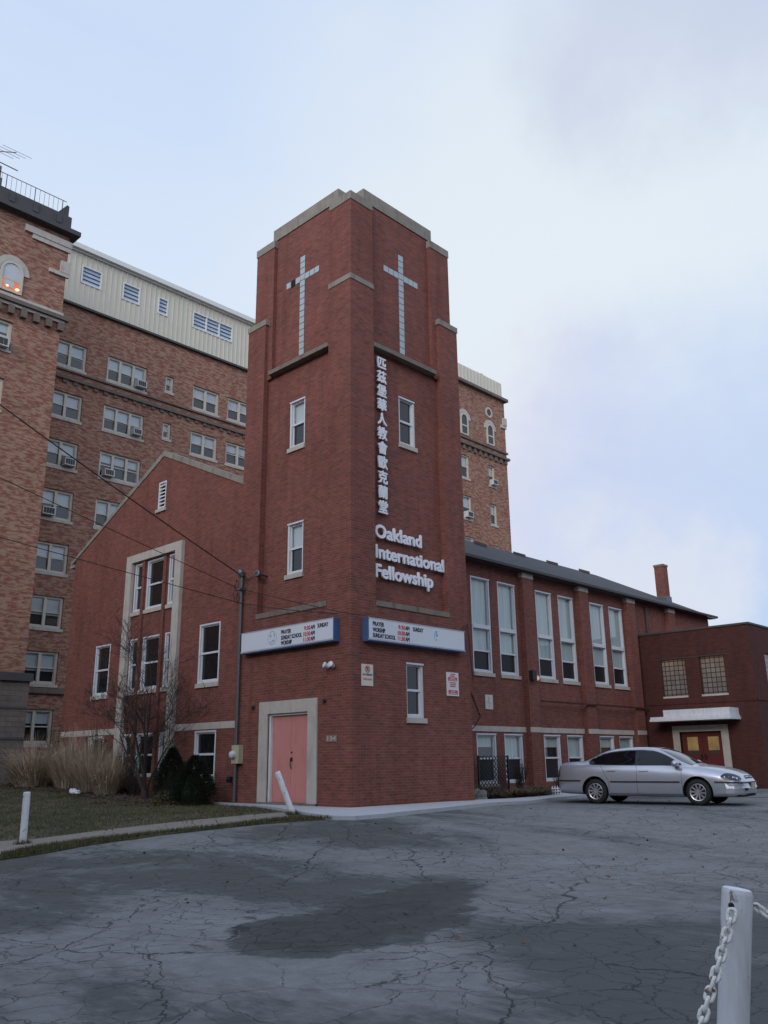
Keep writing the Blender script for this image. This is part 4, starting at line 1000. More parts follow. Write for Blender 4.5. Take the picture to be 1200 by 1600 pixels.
# ================================================================== UNSEEN BLOCKS (added behind the viewer to shade lower walls, mirrored in the windows)
brick('shade_block_brick', (.15, .11, .085), (.12, .09, .07), (.2, .17, .14))
def block(name, label, P, u0, u1, h, depth, axis):
    t = thing(name, label, 'building', P((u0+u1)/2, -.5, 0), group='unseen blocks added to shade the church')
    b = MB(); hs = []; n = int((u1-u0)/9)
    for i in range(n):
        for k in range(6):
            ua = u0 + (i+.5)*(u1-u0)/n; hs.append((ua-1.1, ua+1.1, 1.5+k*3.6, 3.7+k*3.6, -.2))
    wall(b, P, u0, u1, -.6, h, hs)
    b.pbox(P, u0, u1, -.6, h, -depth, -.25); b.build('wall', 'shade_block_brick', t)
    MB().pbox(P, u0-.3, u1+.3, h, h+.5, -depth, .4).build('cornice', 'stone', t)
    w0 = None
    for (a, c, z0, z1, d) in hs:
        if w0 is None:
            f = MB(); f.pbox(P, a, a+.1, z0, z1, -.18, -.05); f.pbox(P, c-.1, c, z0, z1, -.18, -.05); f.pbox(P, a+.1, c-.1, (z0+z1)/2-.05, (z0+z1)/2+.05, -.18, -.05); f.pbox(P, a+.1, c-.1, z0, z1, -.20, -.185)
            w0 = f.build('window', 'frame_cream', t); base = P(a, z0)
        else:
            w = w0.copy(); COL.objects.link(w); w.parent = t; q_ = P(a, z0); w.location = Vector(q_) - Vector(base)
block('added_shade_block', 'unseen tan brick block added to shade the church, mirrored in the hall windows', lambda u, z, d=0.0: (u, -50+d, z), -46, 46, 23.5, 12, 1)
block('added_shade_block', 'unseen tan brick block added to shade the church, mirrored in the gable windows', lambda u, z, d=0.0: (-50+d, u, z), -36, 44, 23.0, 12, 0)
# ================================================================== POSTS AND CHAINS
def post(base, top, r, label):
    b = MB(); base, top = Vector(base), Vector(top); ax = (top-base).normalized()
    P = [base - ax*.15, base, base.lerp(top, .5), top - ax*.02, top - ax*.004, top]
    b.tube(P, [r, r, r, r, r*.96, r*.86], 20)
    o = thing('bollard_post', label, 'post', base, group='white posts round the parking lot')
    b.build('post', 'post_paint', o, smooth=False)
    return o
post((-7.17, 1.27, zg(-7.17, 1.27)), (-7.20, 1.24, zg(-7.17, 1.27)+.95), .065, 'upright white wooden post on the path at the edge of the lawn')
lb = Vector((-1.85, -.10, -.06)); post(lb, lb + Vector((-.694*.36, .72*.36, .90)), .065, 'white post leaning hard to the left in front of the pink door')
pb = Vector((-10.61, -13.39, -.48)); pt = Vector((-10.507, -13.504, .478))
rp_ = post(pb, pt, .066, 'large white post nearest the viewer with rusty white chains attached')
def link_chain(path, name, label):
    # resample the path at the link pitch
    pts = [Vector(p) for p in path]; out = [pts[0]]; need = .0415; acc = 0
    for a, b in zip(pts, pts[1:]):
        L = (b-a).length; dpos = need-acc
        while dpos <= L: out.append(a.lerp(b, dpos/L)); dpos += need
        acc = L-(dpos-need)
    b = MB()
    for i in range(len(out)-1):
        t = (out[i+1]-out[i]).normalized(); c = (out[i]+out[i+1])/2
        s_ = t.cross(Vector((0, 0, 1)) if abs(t.z) < .95 else Vector((.7, .7, 0))).normalized(); n_ = t.cross(s_)
        w = (s_*.75+n_*.66) if i % 2 else (n_*.75-s_*.66)
        ring = []
        for q in range(16):
            a = 2*math.pi*q/16; ca, sa = math.cos(a), math.sin(a)
            ring.append(c + t*(ca*.0165 + (.0115 if ca > 0 else -.0115)) + w.normalized()*sa*.0165)
        n0 = 7; P = []
        for q in range(16):
            tg = (ring[(q+1) % 16]-ring[q-1]).normalized(); a1 = (ring[q]-c).normalized(); a1 = (a1-tg*a1.dot(tg)).normalized(); a2 = tg.cross(a1)
            for j in range(n0): an = 2*math.pi*j/n0; P.append(ring[q]+(a1*math.cos(an)+a2*math.sin(an))*.0082)
        b.add(P, [(q*n0+j, q*n0+(j+1) % n0, ((q+1) % 16)*n0+(j+1) % n0, ((q+1) % 16)*n0+j) for q in range(16) for j in range(n0)])
    return tag(b.build(name, 'chain_paint', smooth=True), label, 'chain', 'chains hung between the posts')
fd = Vector((-.694, .72, 0)); bk = -Vector((fw.x, fw.y, 0)).normalized()
a0 = Vector((-10.555, -13.50, .400)) + bk*.058 + fd*.030
path = [a0 + Vector((0, 0, .0))]
for i in range(1, 30):
    q = i/29; path.append(a0 + fd*(.36*q+.09*q**1.6) + bk*(.10*q) + Vector((0, 0, -(.86*q))))
link_chain(path, 'chain', 'rusty white chain hanging down the front of the nearest post')
a1 = Vector((-10.52, -13.50, .405)) - fd*.055
path = [a1 + (-fd)*(.02+1.1*i/24) + Vector((0, 0, -.50*(i/24) - .0 - .25*(i/24)*(1-i/24))) for i in range(25)]
link_chain(path, 'chain', 'rusty white chain leading right from the nearest post')
MB().box(0, .001, 0, .001, 0, .001)
hb = MB(); hb.lathe([(.013, 0), (.011, .010)], 12, Matrix.Translation(a0 - bk*.012 + Vector((.0, 0, .02))) @ (bk.to_track_quat('Z', 'Y').to_matrix().to_4x4()))
hb.build('bolt_hole', 'black_metal', rp_)

# ================================================================== VEGETATION
def blade_clump(b, x, y, z0, n, h, spread, width, q, droop=.5, lean=(0, 0)):
    for i in range(n):
        az = q.uniform(0, 2*math.pi); rr = spread*.50*math.sqrt(q.random()); hh = h*q.uniform(.35, 1.12)
        out = spread*q.uniform(.15, 1.0); wv = width*q.uniform(.6, 1.3)
        bx, by = x+rr*math.cos(az), y+rr*math.sin(az); dx, dy = math.cos(az)+lean[0], math.sin(az)+lean[1]
        px_, py_ = -math.sin(az+q.uniform(-.6, .6)), math.cos(az+q.uniform(-.6, .6)); L = []
        for k in range(4):
            s_ = k/3; rad = out*s_**1.25; zz = z0 + hh*(s_ - droop*q.uniform(.5, 1.3)*s_**2.6*.6)
            c = Vector((bx+dx*rad, by+dy*rad, zz)); wk = wv*(1-.8*s_); L.append((c+Vector((px_, py_, 0))*wk, c-Vector((px_, py_, 0))*wk))
        o = len(b.v)
        for a, c in L: b.v += [tuple(a), tuple(c)]
        b.f += [(o, o+1, o+3, o+2), (o+2, o+3, o+5, o+4), (o+4, o+5, o+7, o+6)]
q = random.Random(11)
for (x, y, h, sp, n, lb) in ((-1.1, 14.4, 1.75, 1.15, 2600, 'wide arching clump of tan ornamental grass at the left end of the gable wall'),
                             (-.7, 12.75, 1.95, .75, 2400, 'tall upright tan grass clump below the left basement band of the gable'),
                             (-.85, 11.0, 1.85, .8, 2600, 'tan ornamental grass clump just right of the white bag'),
                             (-.9, 9.75, 1.5, .7, 2000, 'tan grass clump nearest the bare tree')):
    b = MB(); ln_ = (q.uniform(-.15, .15), q.uniform(-.1, .35)); blade_clump(b, x, y, zg(x, y), n, h, sp, .0085, q, .7, ln_); blade_clump(b, x, y, zg(x, y), n//9, h*1.12, sp*.5, .006, q, .25)
    o = thing('ornamental_grass', lb, 'ornamental grass', (x, y, zg(x, y)), group='dry ornamental grasses along the gable')
    b.build('blades', 'dry_grass', o, fix=False)
# bare tree
q = random.Random(23)
tb = Vector((-.85, 7.7, zg(-.85, 7.7)+.02)); tr_ = MB(); br_ = MB()
def grow(b, p, d, L, r, lvl):
    n = 5; pts = [p]; rad = [r]
    for i in range(n):
        d = (d + Vector((q.uniform(-1, 1), q.uniform(-1, 1), q.uniform(-.5, .8)))*.16).normalized()
        p = p + d*L/n; pts.append(p); rad.append(max(.0035, r*(1-.62*(i+1)/n)))
        if lvl < 4 and i >= 1:
            for _ in range(1 if lvl == 0 else (2 if q.random() < .18 else 1)):
                ax = Vector((q.uniform(-1, 1), q.uniform(-1, 1), q.uniform(-.3, .9))).normalized()
                nd = (d*.70 + ax*.85).normalized()
                if nd.z < -.1: nd.z = .1
                grow(br_, p, nd, L*q.uniform(.42, .72), rad[-1]*.62, lvl+1)
    b.tube(pts, rad, 6 if lvl < 2 else 4, cap=False)
for (dx, dy, L, r) in ((.10, .45, 2.4, .06), (-.15, -.38, 2.5, .055), (.05, .05, 2.7, .06), (-.35, .25, 2.1, .045), (.0, -.75, 2.0, .04), (-.1, .85, 2.0, .04)):
    grow(tr_, tb + Vector((dx*.1, dy*.1, .25)), Vector((dx*.8, dy*1.05, 1)).normalized(), L*.95, r*.9, 0)
tr_.tube([tb - Vector((0, 0, .1)), tb + Vector((0, 0, .15)), tb + Vector((0, .02, .35))], [.13, .105, .09], 9)
o = thing('bare_tree', 'small leafless tree with several stems in front of the gable windows', 'tree', tb)
tr_.build('trunk', 'bark', o); br_.build('branches', 'twig', o, fix=False)
# conifers
def conifer(x, y, h, r, label, seed):
    q = random.Random(seed); z0 = zg(x, y); o = thing('evergreen_shrub', label, 'evergreen shrub', (x, y, z0), group='dwarf evergreens by the basement window')
    b = MB()
    for i in range(9000):
        t_ = q.random()**.75; a = q.uniform(0, 2*math.pi); lump = 1+.16*math.sin(3*a+seed)+.10*math.sin(7*a+9*t_)+q.uniform(-.16, .16)
        prof = math.sin(min(1, (1-t_)*1.25+.02)*math.pi/2)**.9*(.55+.45*min(1, t_*6)); rr = r*prof*lump*q.uniform(.55, 1.0)**.4
        c = Vector((x+rr*math.cos(a), y+rr*math.sin(a), z0+.03+h*t_*(1+.02*math.sin(5*a))))
        d = Vector((math.cos(a)*q.uniform(.3, 1), math.sin(a)*q.uniform(.3, 1), q.uniform(-.1, .9))).normalized(); s_ = d.cross(Vector((q.uniform(-1, 1), q.uniform(-1, 1), q.uniform(-1, 1)))).normalized()
        L = q.uniform(.03, .11); k = len(b.v); b.v += [tuple(c-s_*.011), tuple(c+s_*.011), tuple(c+d*L)]; b.f.append((k, k+1, k+2))
    b.build('foliage', 'conifer', o, fix=False)
    c = MB(); c.lathe([(r*.55, .02), (r*.66, h*.25), (r*.42, h*.55), (r*.12, h*.74), (.01, h*.78)], 14, Matrix.Translation((x, y, z0))); c.build('inner_growth', 'conifer', o)
    MB().tube([(x, y, z0-.05), (x, y, z0+.3)], .05).build('trunk', 'bark', o)
conifer(-.6, 6.75, 1.42, .46, 'dark dwarf evergreen nearer the bare tree, the taller and further left of two', 2)
conifer(-.8, 5.3, 1.25, .52, 'broad dark dwarf evergreen in front of the right basement window, nearer the conduit', 5)
# low litter and shrubs
def leaf_bits(b, pts, q, size, lift):
    for (x, y) in pts:
        a = q.uniform(0, 6.28); d1 = Vector((math.cos(a), math.sin(a), q.uniform(-.5, .5)))*size*q.uniform(.6, 1.3); d2 = Vector((-math.sin(a), math.cos(a), q.uniform(-.6, .6)))*size*.6
        c = Vector((x, y, zg(x, y)+(.05+lift*q.random() if not (y < -1.2) else .012))); k = len(b.v); b.v += [tuple(c-d1), tuple(c+d2), tuple(c+d1), tuple(c-d2)]; b.f.append((k, k+1, k+2, k+3))
q = random.Random(31)
def inpoly(p, poly):
    c = False; j = len(poly)-1
    for i in range(len(poly)):
        if (poly[i][1] > p[1]) != (poly[j][1] > p[1]) and p[0] < (poly[j][0]-poly[i][0])*(p[1]-poly[i][1])/(poly[j][1]-poly[i][1])+poly[i][0]: c = not c
        j = i
    return c
b = MB(); pts = []
while len(pts) < 2600:
    x, y = q.gauss(-1.0, .8), q.uniform(4.9, 17.5)
    if x < .05 and x > -3.2: pts.append((x, y))
while len(pts) < 2900:
    pts.append((q.uniform(-6, -1.7), q.uniform(-.3, 8)))
while len(pts) < 3900:
    pts.append((q.uniform(4.7, 12), q.uniform(.35, 3.0)))
while len(pts) < 4050: pts.append((q.uniform(-10, 10), q.uniform(-12, -1.5)))
pts = [p for p in pts if not inpoly(p, apron)]
leaf_bits(b, pts, q, .035, .05)
for i in range(420):                            # grit and leaf scraps in the joint between wall and pavement
    t_ = q.random(); w_ = abs(q.gauss(0, .05))+.01
    (x, y) = (-w_, t_*4.6) if i % 2 else (t_*4.6, -w_)
    a = q.uniform(0, 6.28); L = q.uniform(.008, .028); k = len(b.v); z = zg(x, y)+.086
    b.v += [(x-L*math.cos(a), y-L*math.sin(a), z), (x+.5*L*math.sin(a), y-.5*L*math.cos(a), z+.006), (x+L*math.cos(a), y+L*math.sin(a), z+.004)]; b.f.append((k, k+1, k+2))
tag(b.build('fallen_leaves', 'dead_leaf', fix=False), 'brown fallen leaves scattered over the beds', 'leaves', kind='stuff')
b = MB(); pts = 0
lawn_in = pin[2:] + [(-.40, 3.05), (-.24, 5.2), (-1.6, 7), (-1.7, 9), (-1.4, 11.5), (-1.8, 14), (-2.2, 17.5), (-2.2, 22.5), (-9.5, 22.5)]
verge = road[2:] + [(-2.2, -.9)] + pout[::-1][:6]
def grass_in(poly, n, h, b, q):
    x0, x1 = min(p[0] for p in poly), max(p[0] for p in poly); y0, y1 = min(p[1] for p in poly), max(p[1] for p in poly); k_ = 0
    while k_ < n:
        x, y = q.uniform(x0, x1), q.uniform(y0, y1)
        if not inpoly((x, y), poly): continue
        k_ += 1; a = q.uniform(0, 6.28); z = zg(x, y)+.028; hh = h*q.uniform(.4, 1.2); w_ = .006
        dx, dy = q.uniform(-.6, .6)*hh, q.uniform(-.6, .6)*hh; k = len(b.v)
        b.v += [(x-w_*math.cos(a), y-w_*math.sin(a), z), (x+w_*math.cos(a), y+w_*math.sin(a), z), (x+dx, y+dy, z+hh)]; b.f.append((k, k+1, k+2))
grass_in(lawn_in, 52000, .055, b, q); grass_in(verge, 9000, .075, b, q)
for (px_, py_) in ((-7.17, 1.27), (-1.85, -.10), (-10.61, -13.39)):      # tufts at the feet of the posts
    for i in range(260):
        a = q.uniform(0, 6.28); rr = .065+abs(q.gauss(0, .06)); x, y = px_+rr*math.cos(a), py_+rr*math.sin(a); z = zg(x, y)+.03; hh = q.uniform(.03, .13); w_ = .006; k = len(b.v)
        b.v += [(x-w_*math.sin(a), y+w_*math.cos(a), z), (x+w_*math.sin(a), y-w_*math.cos(a), z), (x+q.uniform(-.05, .05), y+q.uniform(-.05, .05), z+hh)]; b.f.append((k, k+1, k+2))
tag(b.build('grass', 'grass_blade', fix=False), 'thin green and brown grass of the lawn', 'grass', kind='stuff')
# stems of small shrubs in the left bed
def twiggy(x, y, h, r, n, label, mat='twig', seed=1, leaves=0):
    q = random.Random(seed); z0 = zg(x, y)+.03; b = MB()
    for i in range(n):
        a = q.uniform(0, 6.28); t_ = Vector((math.cos(a)*r*q.uniform(.2, 1), math.sin(a)*r*q.uniform(.2, 1), h*q.uniform(.6, 1.0))); p0 = Vector((x+q.uniform(-.08, .08), y+q.uniform(-.08, .08), z0))
        mid = p0 + t_*.5 + Vector((q.uniform(-.06, .06), q.uniform(-.06, .06), .05)); b.tube([p0, mid, p0+t_], [.008, .006, .003], 4, cap=False)
        for _ in range(3):
            s_ = p0 + t_*q.uniform(.4, .95); b.tube([s_, s_ + Vector((q.uniform(-.15, .15), q.uniform(-.15, .15), q.uniform(.02, .2)))], [.004, .002], 3, cap=False)
    o = thing('bare_shrub' if not leaves else 'low_shrub', label, 'shrub', (x, y, z0))
    b.build('stems', mat, o, fix=False)
    if leaves:
        lb_ = MB()
        for i in range(leaves):
            a = q.uniform(0, 6.28); rr = r*math.sqrt(q.random()); c = Vector((x+rr*math.cos(a), y+rr*math.sin(a), z0+h*q.uniform(.1, .95)*(1-.5*(rr/r)**2)))
            d1 = Vector((q.uniform(-1, 1), q.uniform(-1, 1), q.uniform(-.4, 1))).normalized()*.035; d2 = d1.cross(Vector((q.uniform(-1, 1), q.uniform(-1, 1), .3))).normalized()*.016
            k = len(lb_.v); lb_.v += [tuple(c-d1), tuple(c+d2), tuple(c+d1), tuple(c-d2)]; lb_.f.append((k, k+1, k+2, k+3))
        lb_.build('foliage', 'green_shrub', o, fix=False)
twiggy(-1.3, 6.0, .38, .30, 20, 'low yellow green shrub in front of the evergreens', seed=4, leaves=420)
twiggy(-.6, 8.8, .8, .45, 40, 'tangle of thin bare stems between bare tree and tan grass', seed=5)
twiggy(-.4, 11.6, 2.2, .55, 40, 'taller dark leafy shrub behind the tan grass', seed=6, leaves=900)
twiggy(-.35, 14.4, 2.0, .8, 40, 'dark leafy shrub behind the wide arching grass', seed=9, leaves=1200)
twiggy(-.3, 9.6, 1.9, .5, 36, 'dark stemmed shrub against the left stone jamb', seed=12, leaves=500)
# right bed: lattice, bare bush, dried mounds, rock, picket
t = thing('lattice_panel', 'white diagonal garden lattice leaning before the first basement window', 'lattice', (9.3, 2.75, -.05))
b = MB(); LZ0, LZ1, LX0, LX1 = -.02, 1.15, 8.35, 9.95
PLt = PY(2.72)
def clipseg(x0, z0, dx, dz):
    t0, t1 = -9, 9
    for (p, d_, lo_, hi_) in ((x0, dx, LX0, LX1), (z0, dz, LZ0, LZ1)):
        a, c = (lo_-p)/d_, (hi_-p)/d_; a, c = min(a, c), max(a, c); t0, t1 = max(t0, a), min(t1, c)
    return (x0+dx*t0, z0+dz*t0, x0+dx*t1, z0+dz*t1) if t1 > t0+.03 else None
for i in range(-14, 24):
    for sg, dd in ((1, 0.0), (-1, .012)):
        sgm = clipseg(LX0 + i*.17, LZ0, sg*.7, .7)
        if sgm:
            x0_, z0_, x1_, z1_ = sgm; n_ = Vector((-(z1_-z0_), 0, x1_-x0_)).normalized()*.013
            b.prism([(x0_+n_.x, z0_+n_.z), (x1_+n_.x, z1_+n_.z), (x1_-n_.x, z1_-n_.z), (x0_-n_.x, z0_-n_.z)], PLt, dd, dd+.010)
b.build('slats', 'black_metal', t)
b = MB(); b.pbox(PLt, LX0-.03, LX0+.02, -.1, 1.17, -.02, .03); b.pbox(PLt, LX1-.02, LX1+.03, -.1, 1.17, -.02, .03); b.build('frame', 'black_metal', t)
t['label'] = 'dark diagonal garden lattice leaning before the first basement window'
b = MB()
twiggy(10.05, 2.35, 1.15, .38, 70, 'reddish bare twiggy bush between the first two basement windows', seed=8)
twiggy(12.2, 2.2, .75, .3, 36, 'small bare twiggy bush under the third basement window', seed=10)
q = random.Random(41)
for (x, y, h, sp, n, lb) in ((6.4, .85, .30, .62, 900, 'flattened brown plant mound next to the rock'), (7.6, .85, .36, .75, 1200, 'largest flattened dry mound in the middle of the bed'),
                             (8.7, .85, .34, .7, 1100, 'flattened dry mound left of the little picket edging'), (9.7, 1.5, .40, .7, 900, 'dry mound behind the little picket edging'), (7.2, 1.9, .5, .7, 900, 'dry mound against the hall wall behind the others')):
    b = MB(); blade_clump(b, x, y, zg(x, y)+.03, n, h, sp, .012, q, .9)
    o = thing('dry_plant', lb, 'plant', (x, y, zg(x, y)), group='dead perennials in the bed by the hall'); b.build('stems', 'dry_mound', o, fix=False)
bm = bmesh.new(); bmesh.ops.create_icosphere(bm, subdivisions=3, radius=1)
for v in bm.verts:
    n_ = v.co.normalized(); k = 1+.18*math.sin(4*n_.x+1)+.12*math.sin(7*n_.y)+.08*math.sin(9*n_.z+2); v.co = Vector((n_.x*.30*k, n_.y*.24*k, max(-.1, n_.z*.26*k)))
me = bpy.data.meshes.new('rock'); bm.to_mesh(me); bm.free(); me.uv_layers.new(name='UVMap'); me.materials.append(MATS['rock'])
o = bpy.data.objects.new('rock', me); COL.objects.link(o); o.location = (5.45, .52, zg(5.4, .5)+.06); tag(o, 'grey rock at the foot of the tower beside the bed', 'rock')
t = thing('picket_edging', 'tiny white picket edging at the bed corner behind the car tail', 'picket edging', (9.9, .80, -.05))
PP = PY(.62)
b = MB()
for i in range(6):
    x = 9.35+i*.15; b.prism([(x, -.03), (x+.05, -.03), (x+.05, .17), (x+.025, .22), (x, .17)], PP, 0, .015)
b.build('pales', 'white_paint', t)
b = MB(); b.pbox(PP, 9.30, 10.22, .04, .07, -.012, -.001); b.pbox(PP, 9.30, 10.22, .12, .15, -.012, -.001); b.build('rails', 'white_paint', t)
bm = bmesh.new(); bmesh.ops.create_icosphere(bm, subdivisions=3, radius=1)
q = random.Random(3)
for v in bm.verts:
    n_ = v.co.normalized(); k = 1+.25*math.sin(5*n_.x+2)+.2*math.sin(8*n_.y+1)+q.uniform(-.06, .06); v.co = Vector((n_.x*.15*k, n_.y*.26*k, max(-.02, n_.z*(.08+.08*max(0, n_.y))*k)))
me = bpy.data.meshes.new('bag'); bm.to_mesh(me); bm.free(); me.uv_layers.new(name='UVMap'); me.materials.append(MATS['plastic_bag'])
o = bpy.data.objects.new('plastic_bag', me); COL.objects.link(o); o.location = (-1.55, 10.5, zg(-1.55, 10.5)+.08); tag(o, 'crumpled white plastic bag on the lawn before the grasses', 'bag')

# ================================================================== CAR
CA, CB = Vector((7.48, -2.16)), Vector((7.85, -4.83))
hd_ = (CB-CA).normalized(); nrm = Vector((-hd_.y, hd_.x)) if Vector((-hd_.y, hd_.x)).x > 0 else Vector((hd_.y, -hd_.x))
KS = 1.0
cmid = (CA+CB)/2 + nrm*.80 - hd_*.03
car = thing('parked_car', 'silver four door sedan parked nose out beside the hall', 'car', (cmid.x, cmid.y, zg(cmid.x, cmid.y)+.0), math.atan2(hd_.y, hd_.x))
car.scale = (1.0, 1.0, 1.02)
ST = np.array([
 (-2.58,.60,.42,.62,.53,.45,.64,.65),(-2.54,.76,.32,.80,.68,.55,.85,.86),(-2.47,.83,.27,.97,.75,.62,1.03,1.045),(-2.30,.875,.25,1.00,.79,.66,1.075,1.09),
 (-2.0,.905,.24,1.0,.82,.68,1.09,1.11),(-1.75,.915,.23,.99,.84,.69,1.10,1.13),(-1.55,.92,.22,.985,.85,.66,1.17,1.20),(-1.2,.925,.21,.98,.855,.62,1.32,1.35),
 (-.85,.925,.20,.97,.86,.60,1.40,1.43),(-.4,.925,.2,.96,.86,.60,1.43,1.465),(0,.925,.2,.95,.86,.605,1.43,1.465),(.35,.925,.2,.945,.855,.60,1.385,1.445),
 (.6,.925,.2,.94,.85,.61,1.285,1.385),(.9,.92,.2,.935,.845,.64,1.12,1.255),(1.2,.92,.2,.93,.83,.66,.98,1.095),(1.4,.915,.2,.92,.81,.64,.955,1.015),
 (1.65,.91,.2,.90,.79,.6,.945,.97),(1.95,.89,.21,.85,.76,.55,.905,.93),(2.2,.85,.21,.78,.71,.5,.84,.865),(2.38,.78,.22,.71,.64,.45,.765,.785),(2.48,.68,.25,.64,.56,.4,.68,.70),(2.54,.52,.32,.56,.42,.3,.58,.59)])
def crom(p0, p1, p2, p3, t): return .5*((2*p1)+(-p0+p2)*t+(2*p0-5*p1+4*p2-p3)*t*t+(-p0+3*p1-3*p2+p3)*t**3)
def resample(rows, sub):
    out = []; n = len(rows)
    for i in range(n-1):
        p0, p1, p2, p3 = rows[max(0, i-1)], rows[i], rows[i+1], rows[min(n-1, i+2)]
        for k in range(sub): out.append(crom(p0, p1, p2, p3, k/sub))
    out.append(rows[-1]); return np.array(out)
STD = resample(ST, 4)
def ringpts(s):
    x, W, zl, zb, Wb, Wr, ze_, zt = s
    c = np.array([(0, zl), (.7*W, zl), (W-.06, zl+.03), (W-.012, zl+.17), (W, .56 if zb > .66 else zl+(zb-zl)*.6), (W-.025, .56+(zb-.56)*.62 if zb > .66 else zl+(zb-zl)*.85), (Wb, zb), (Wb-(Wb-Wr)*.5, zb+(ze_-zb)*.52), (Wr, ze_), (.6*Wr, zt-(zt-ze_)*(.12 if x < .3 or x > 1.5 else .34)), (0, zt)])
    return resample(c, 3)
RG = [ringpts(s) for s in STD]; NX = len(RG); NR = len(RG[0])
def ring_at(x):
    xs_ = STD[:, 0]; i = int(np.clip(np.searchsorted(xs_, x)-1, 0, NX-2)); t = (x-xs_[i])/(xs_[i+1]-xs_[i]); return RG[i]*(1-t)+RG[i+1]*t
def side_y(x, z):
    r = ring_at(x)
    for i in range(8, NR-1):
        if r[i, 1] <= z <= r[i+1, 1]: 
            t = (z-r[i, 1])/max(1e-6, r[i+1, 1]-r[i, 1]); return r[i, 0]*(1-t)+r[i+1, 0]*t
    return float(np.interp(z, r[6:, 1], r[6:, 0]))
def top_z(x, y):
    r = ring_at(x)[::-1]; y = abs(y)
    return float(np.interp(y, r[:12, 0], r[:12, 1]))
cb_ = MB(); full = []
for i, s in enumerate(STD):
    half = RG[i]; pts = [(s[0], -p[0], p[1]) for p in half] + [(s[0], p[0], p[1]) for p in half[-2:0:-1]]; full.append(pts)
M_ = len(full[0]); cb_.v = [p for r_ in full for p in r_]
cb_.f = [(i*M_+j, i*M_+(j+1) % M_, (i+1)*M_+(j+1) % M_, (i+1)*M_+j) for i in range(NX-1) for j in range(M_)] + [tuple(range(M_))[::-1], tuple((NX-1)*M_+j for j in range(M_))]
body = cb_.build('body', 'car_paint', car, local=True, smooth=True)
WHX = (1.42, -1.385); WR = .325
cut = MB()
for wx_ in WHX:
    for sy in (-1, 1):
        cut.lathe([(.385, .0), (.385, .5)], 40, Matrix.Translation((wx_, sy*.60, .335)) @ Matrix.Rotation(R(-90*sy), 4, 'X'))
cut_o = cut.build('cutter', 'well_black', None)
md_ = body.modifiers.new('b', 'BOOLEAN'); md_.operation = 'DIFFERENCE'; md_.object = cut_o; md_.solver = 'EXACT'
body_par = body.parent; body.parent = None
dg = bpy.context.evaluated_depsgraph_get(); me2 = bpy.data.meshes.new_from_object(body.evaluated_get(dg)); body.modifiers.clear(); body.data = me2; body.parent = body_par
bpy.data.objects.remove(cut_o)
me2.materials.clear(); me2.materials.append(MATS['car_paint']); me2.materials.append(MATS['well_black'])
for p in me2.polygons:
    c = p.center
    inw = any(math.hypot(c.x-wx_, c.z-.335) < .3855 for wx_ in WHX) and .25 < abs(c.y) < .92 and (abs(c.y) < .62 or abs(p.normal.y) < .35)
    p.use_smooth = not inw; p.material_index = 1 if inw else 0
me2.set_sharp_from_angle(angle=R(38))
def patch_mesh(poly, fn, step=.05):
    bm = bmesh.new(); bm.faces.new([bm.verts.new((a, b, 0)) for a, b in poly])
    for ax in (0, 1):
        lo_, hi_ = min(p[ax] for p in poly), max(p[ax] for p in poly); k = lo_+step
        while k < hi_:
            bmesh.ops.bisect_plane(bm, geom=bm.verts[:]+bm.edges[:]+bm.faces[:], plane_co=(k, 0, 0) if ax == 0 else (0, k, 0), plane_no=(1, 0, 0) if ax == 0 else (0, 1, 0)); k += step
    bm.verts.index_update(); V = [fn(v.co.x, v.co.y) for v in bm.verts]; F = [tuple(v.index for v in f.verts) for f in bm.faces]; bm.free()
    b = MB(); b.v = V; b.f = F; return b
def sidep(name, poly, mat, off=.005, sides=(-1, 1), parent=None, smooth=True):
    r_ = []
    for s_ in sides:
        r_.append(patch_mesh(poly, lambda x, z: (x, s_*(side_y(x, z)+off), z)).build(name, mat, parent or car, local=True, smooth=smooth))
    return r_
def spl(pts, n=6):
    p = [np.array(a, float) for a in pts]; k = len(p); out = []
    for i in range(k):
        for j in range(n): out.append(tuple(crom(p[i-1], p[i], p[(i+1) % k], p[(i+2) % k], j/n)))
    return out
dlo = [(-1.50, 1.02), (-1.575, 1.08), (-1.50, 1.165), (-1.28, 1.265), (-.95, 1.345), (-.45, 1.385), (0, 1.385), (.28, 1.36), (.50, 1.295), (.72, 1.19), (.92, 1.07), (1.02, .985), (.5, .985), (-.2, .99), (-.9, 1.0), (-1.3, 1.01)]
sidep('window_trim', spl(dlo, 2), 'rubber_trim', .004)
rear_w = [(-1.47, 1.035), (-1.535, 1.08), (-1.47, 1.15), (-1.27, 1.245), (-.95, 1.325), (-.45, 1.365), (-.22, 1.368), (-.22, 1.005), (-.9, 1.017)]
front_w = [(-.13, 1.003), (-.13, 1.368), (.05, 1.365), (.27, 1.342), (.48, 1.278), (.70, 1.17), (.89, 1.055), (.955, 1.002), (.5, 1.002)]
sidep('side_window', rear_w, 'car_glass', .008); sidep('side_window', front_w, 'car_glass', .008)
ws = [(1.26, -.60), (1.30, -.3), (1.315, 0), (1.30, .3), (1.26, .60), (.95, .615), (.60, .575), (.42, .53), (.40, .3), (.395, 0), (.40, -.3), (.42, -.53), (.60, -.575), (.95, -.615)]
patch_mesh(ws, lambda x, y: (x, y, top_z(x, y)+.006)).build('windshield', 'windshield_glass', car, local=True, smooth=True)
rw2 = [(-1.64, -.58), (-1.66, 0), (-1.64, .58), (-1.2, .55), (-.88, .50), (-.87, 0), (-.88, -.50), (-1.2, -.55)]
patch_mesh(rw2, lambda x, y: (x, y, top_z(x, y)+.006)).build('rear_window', 'windshield_glass', car, local=True, smooth=True)
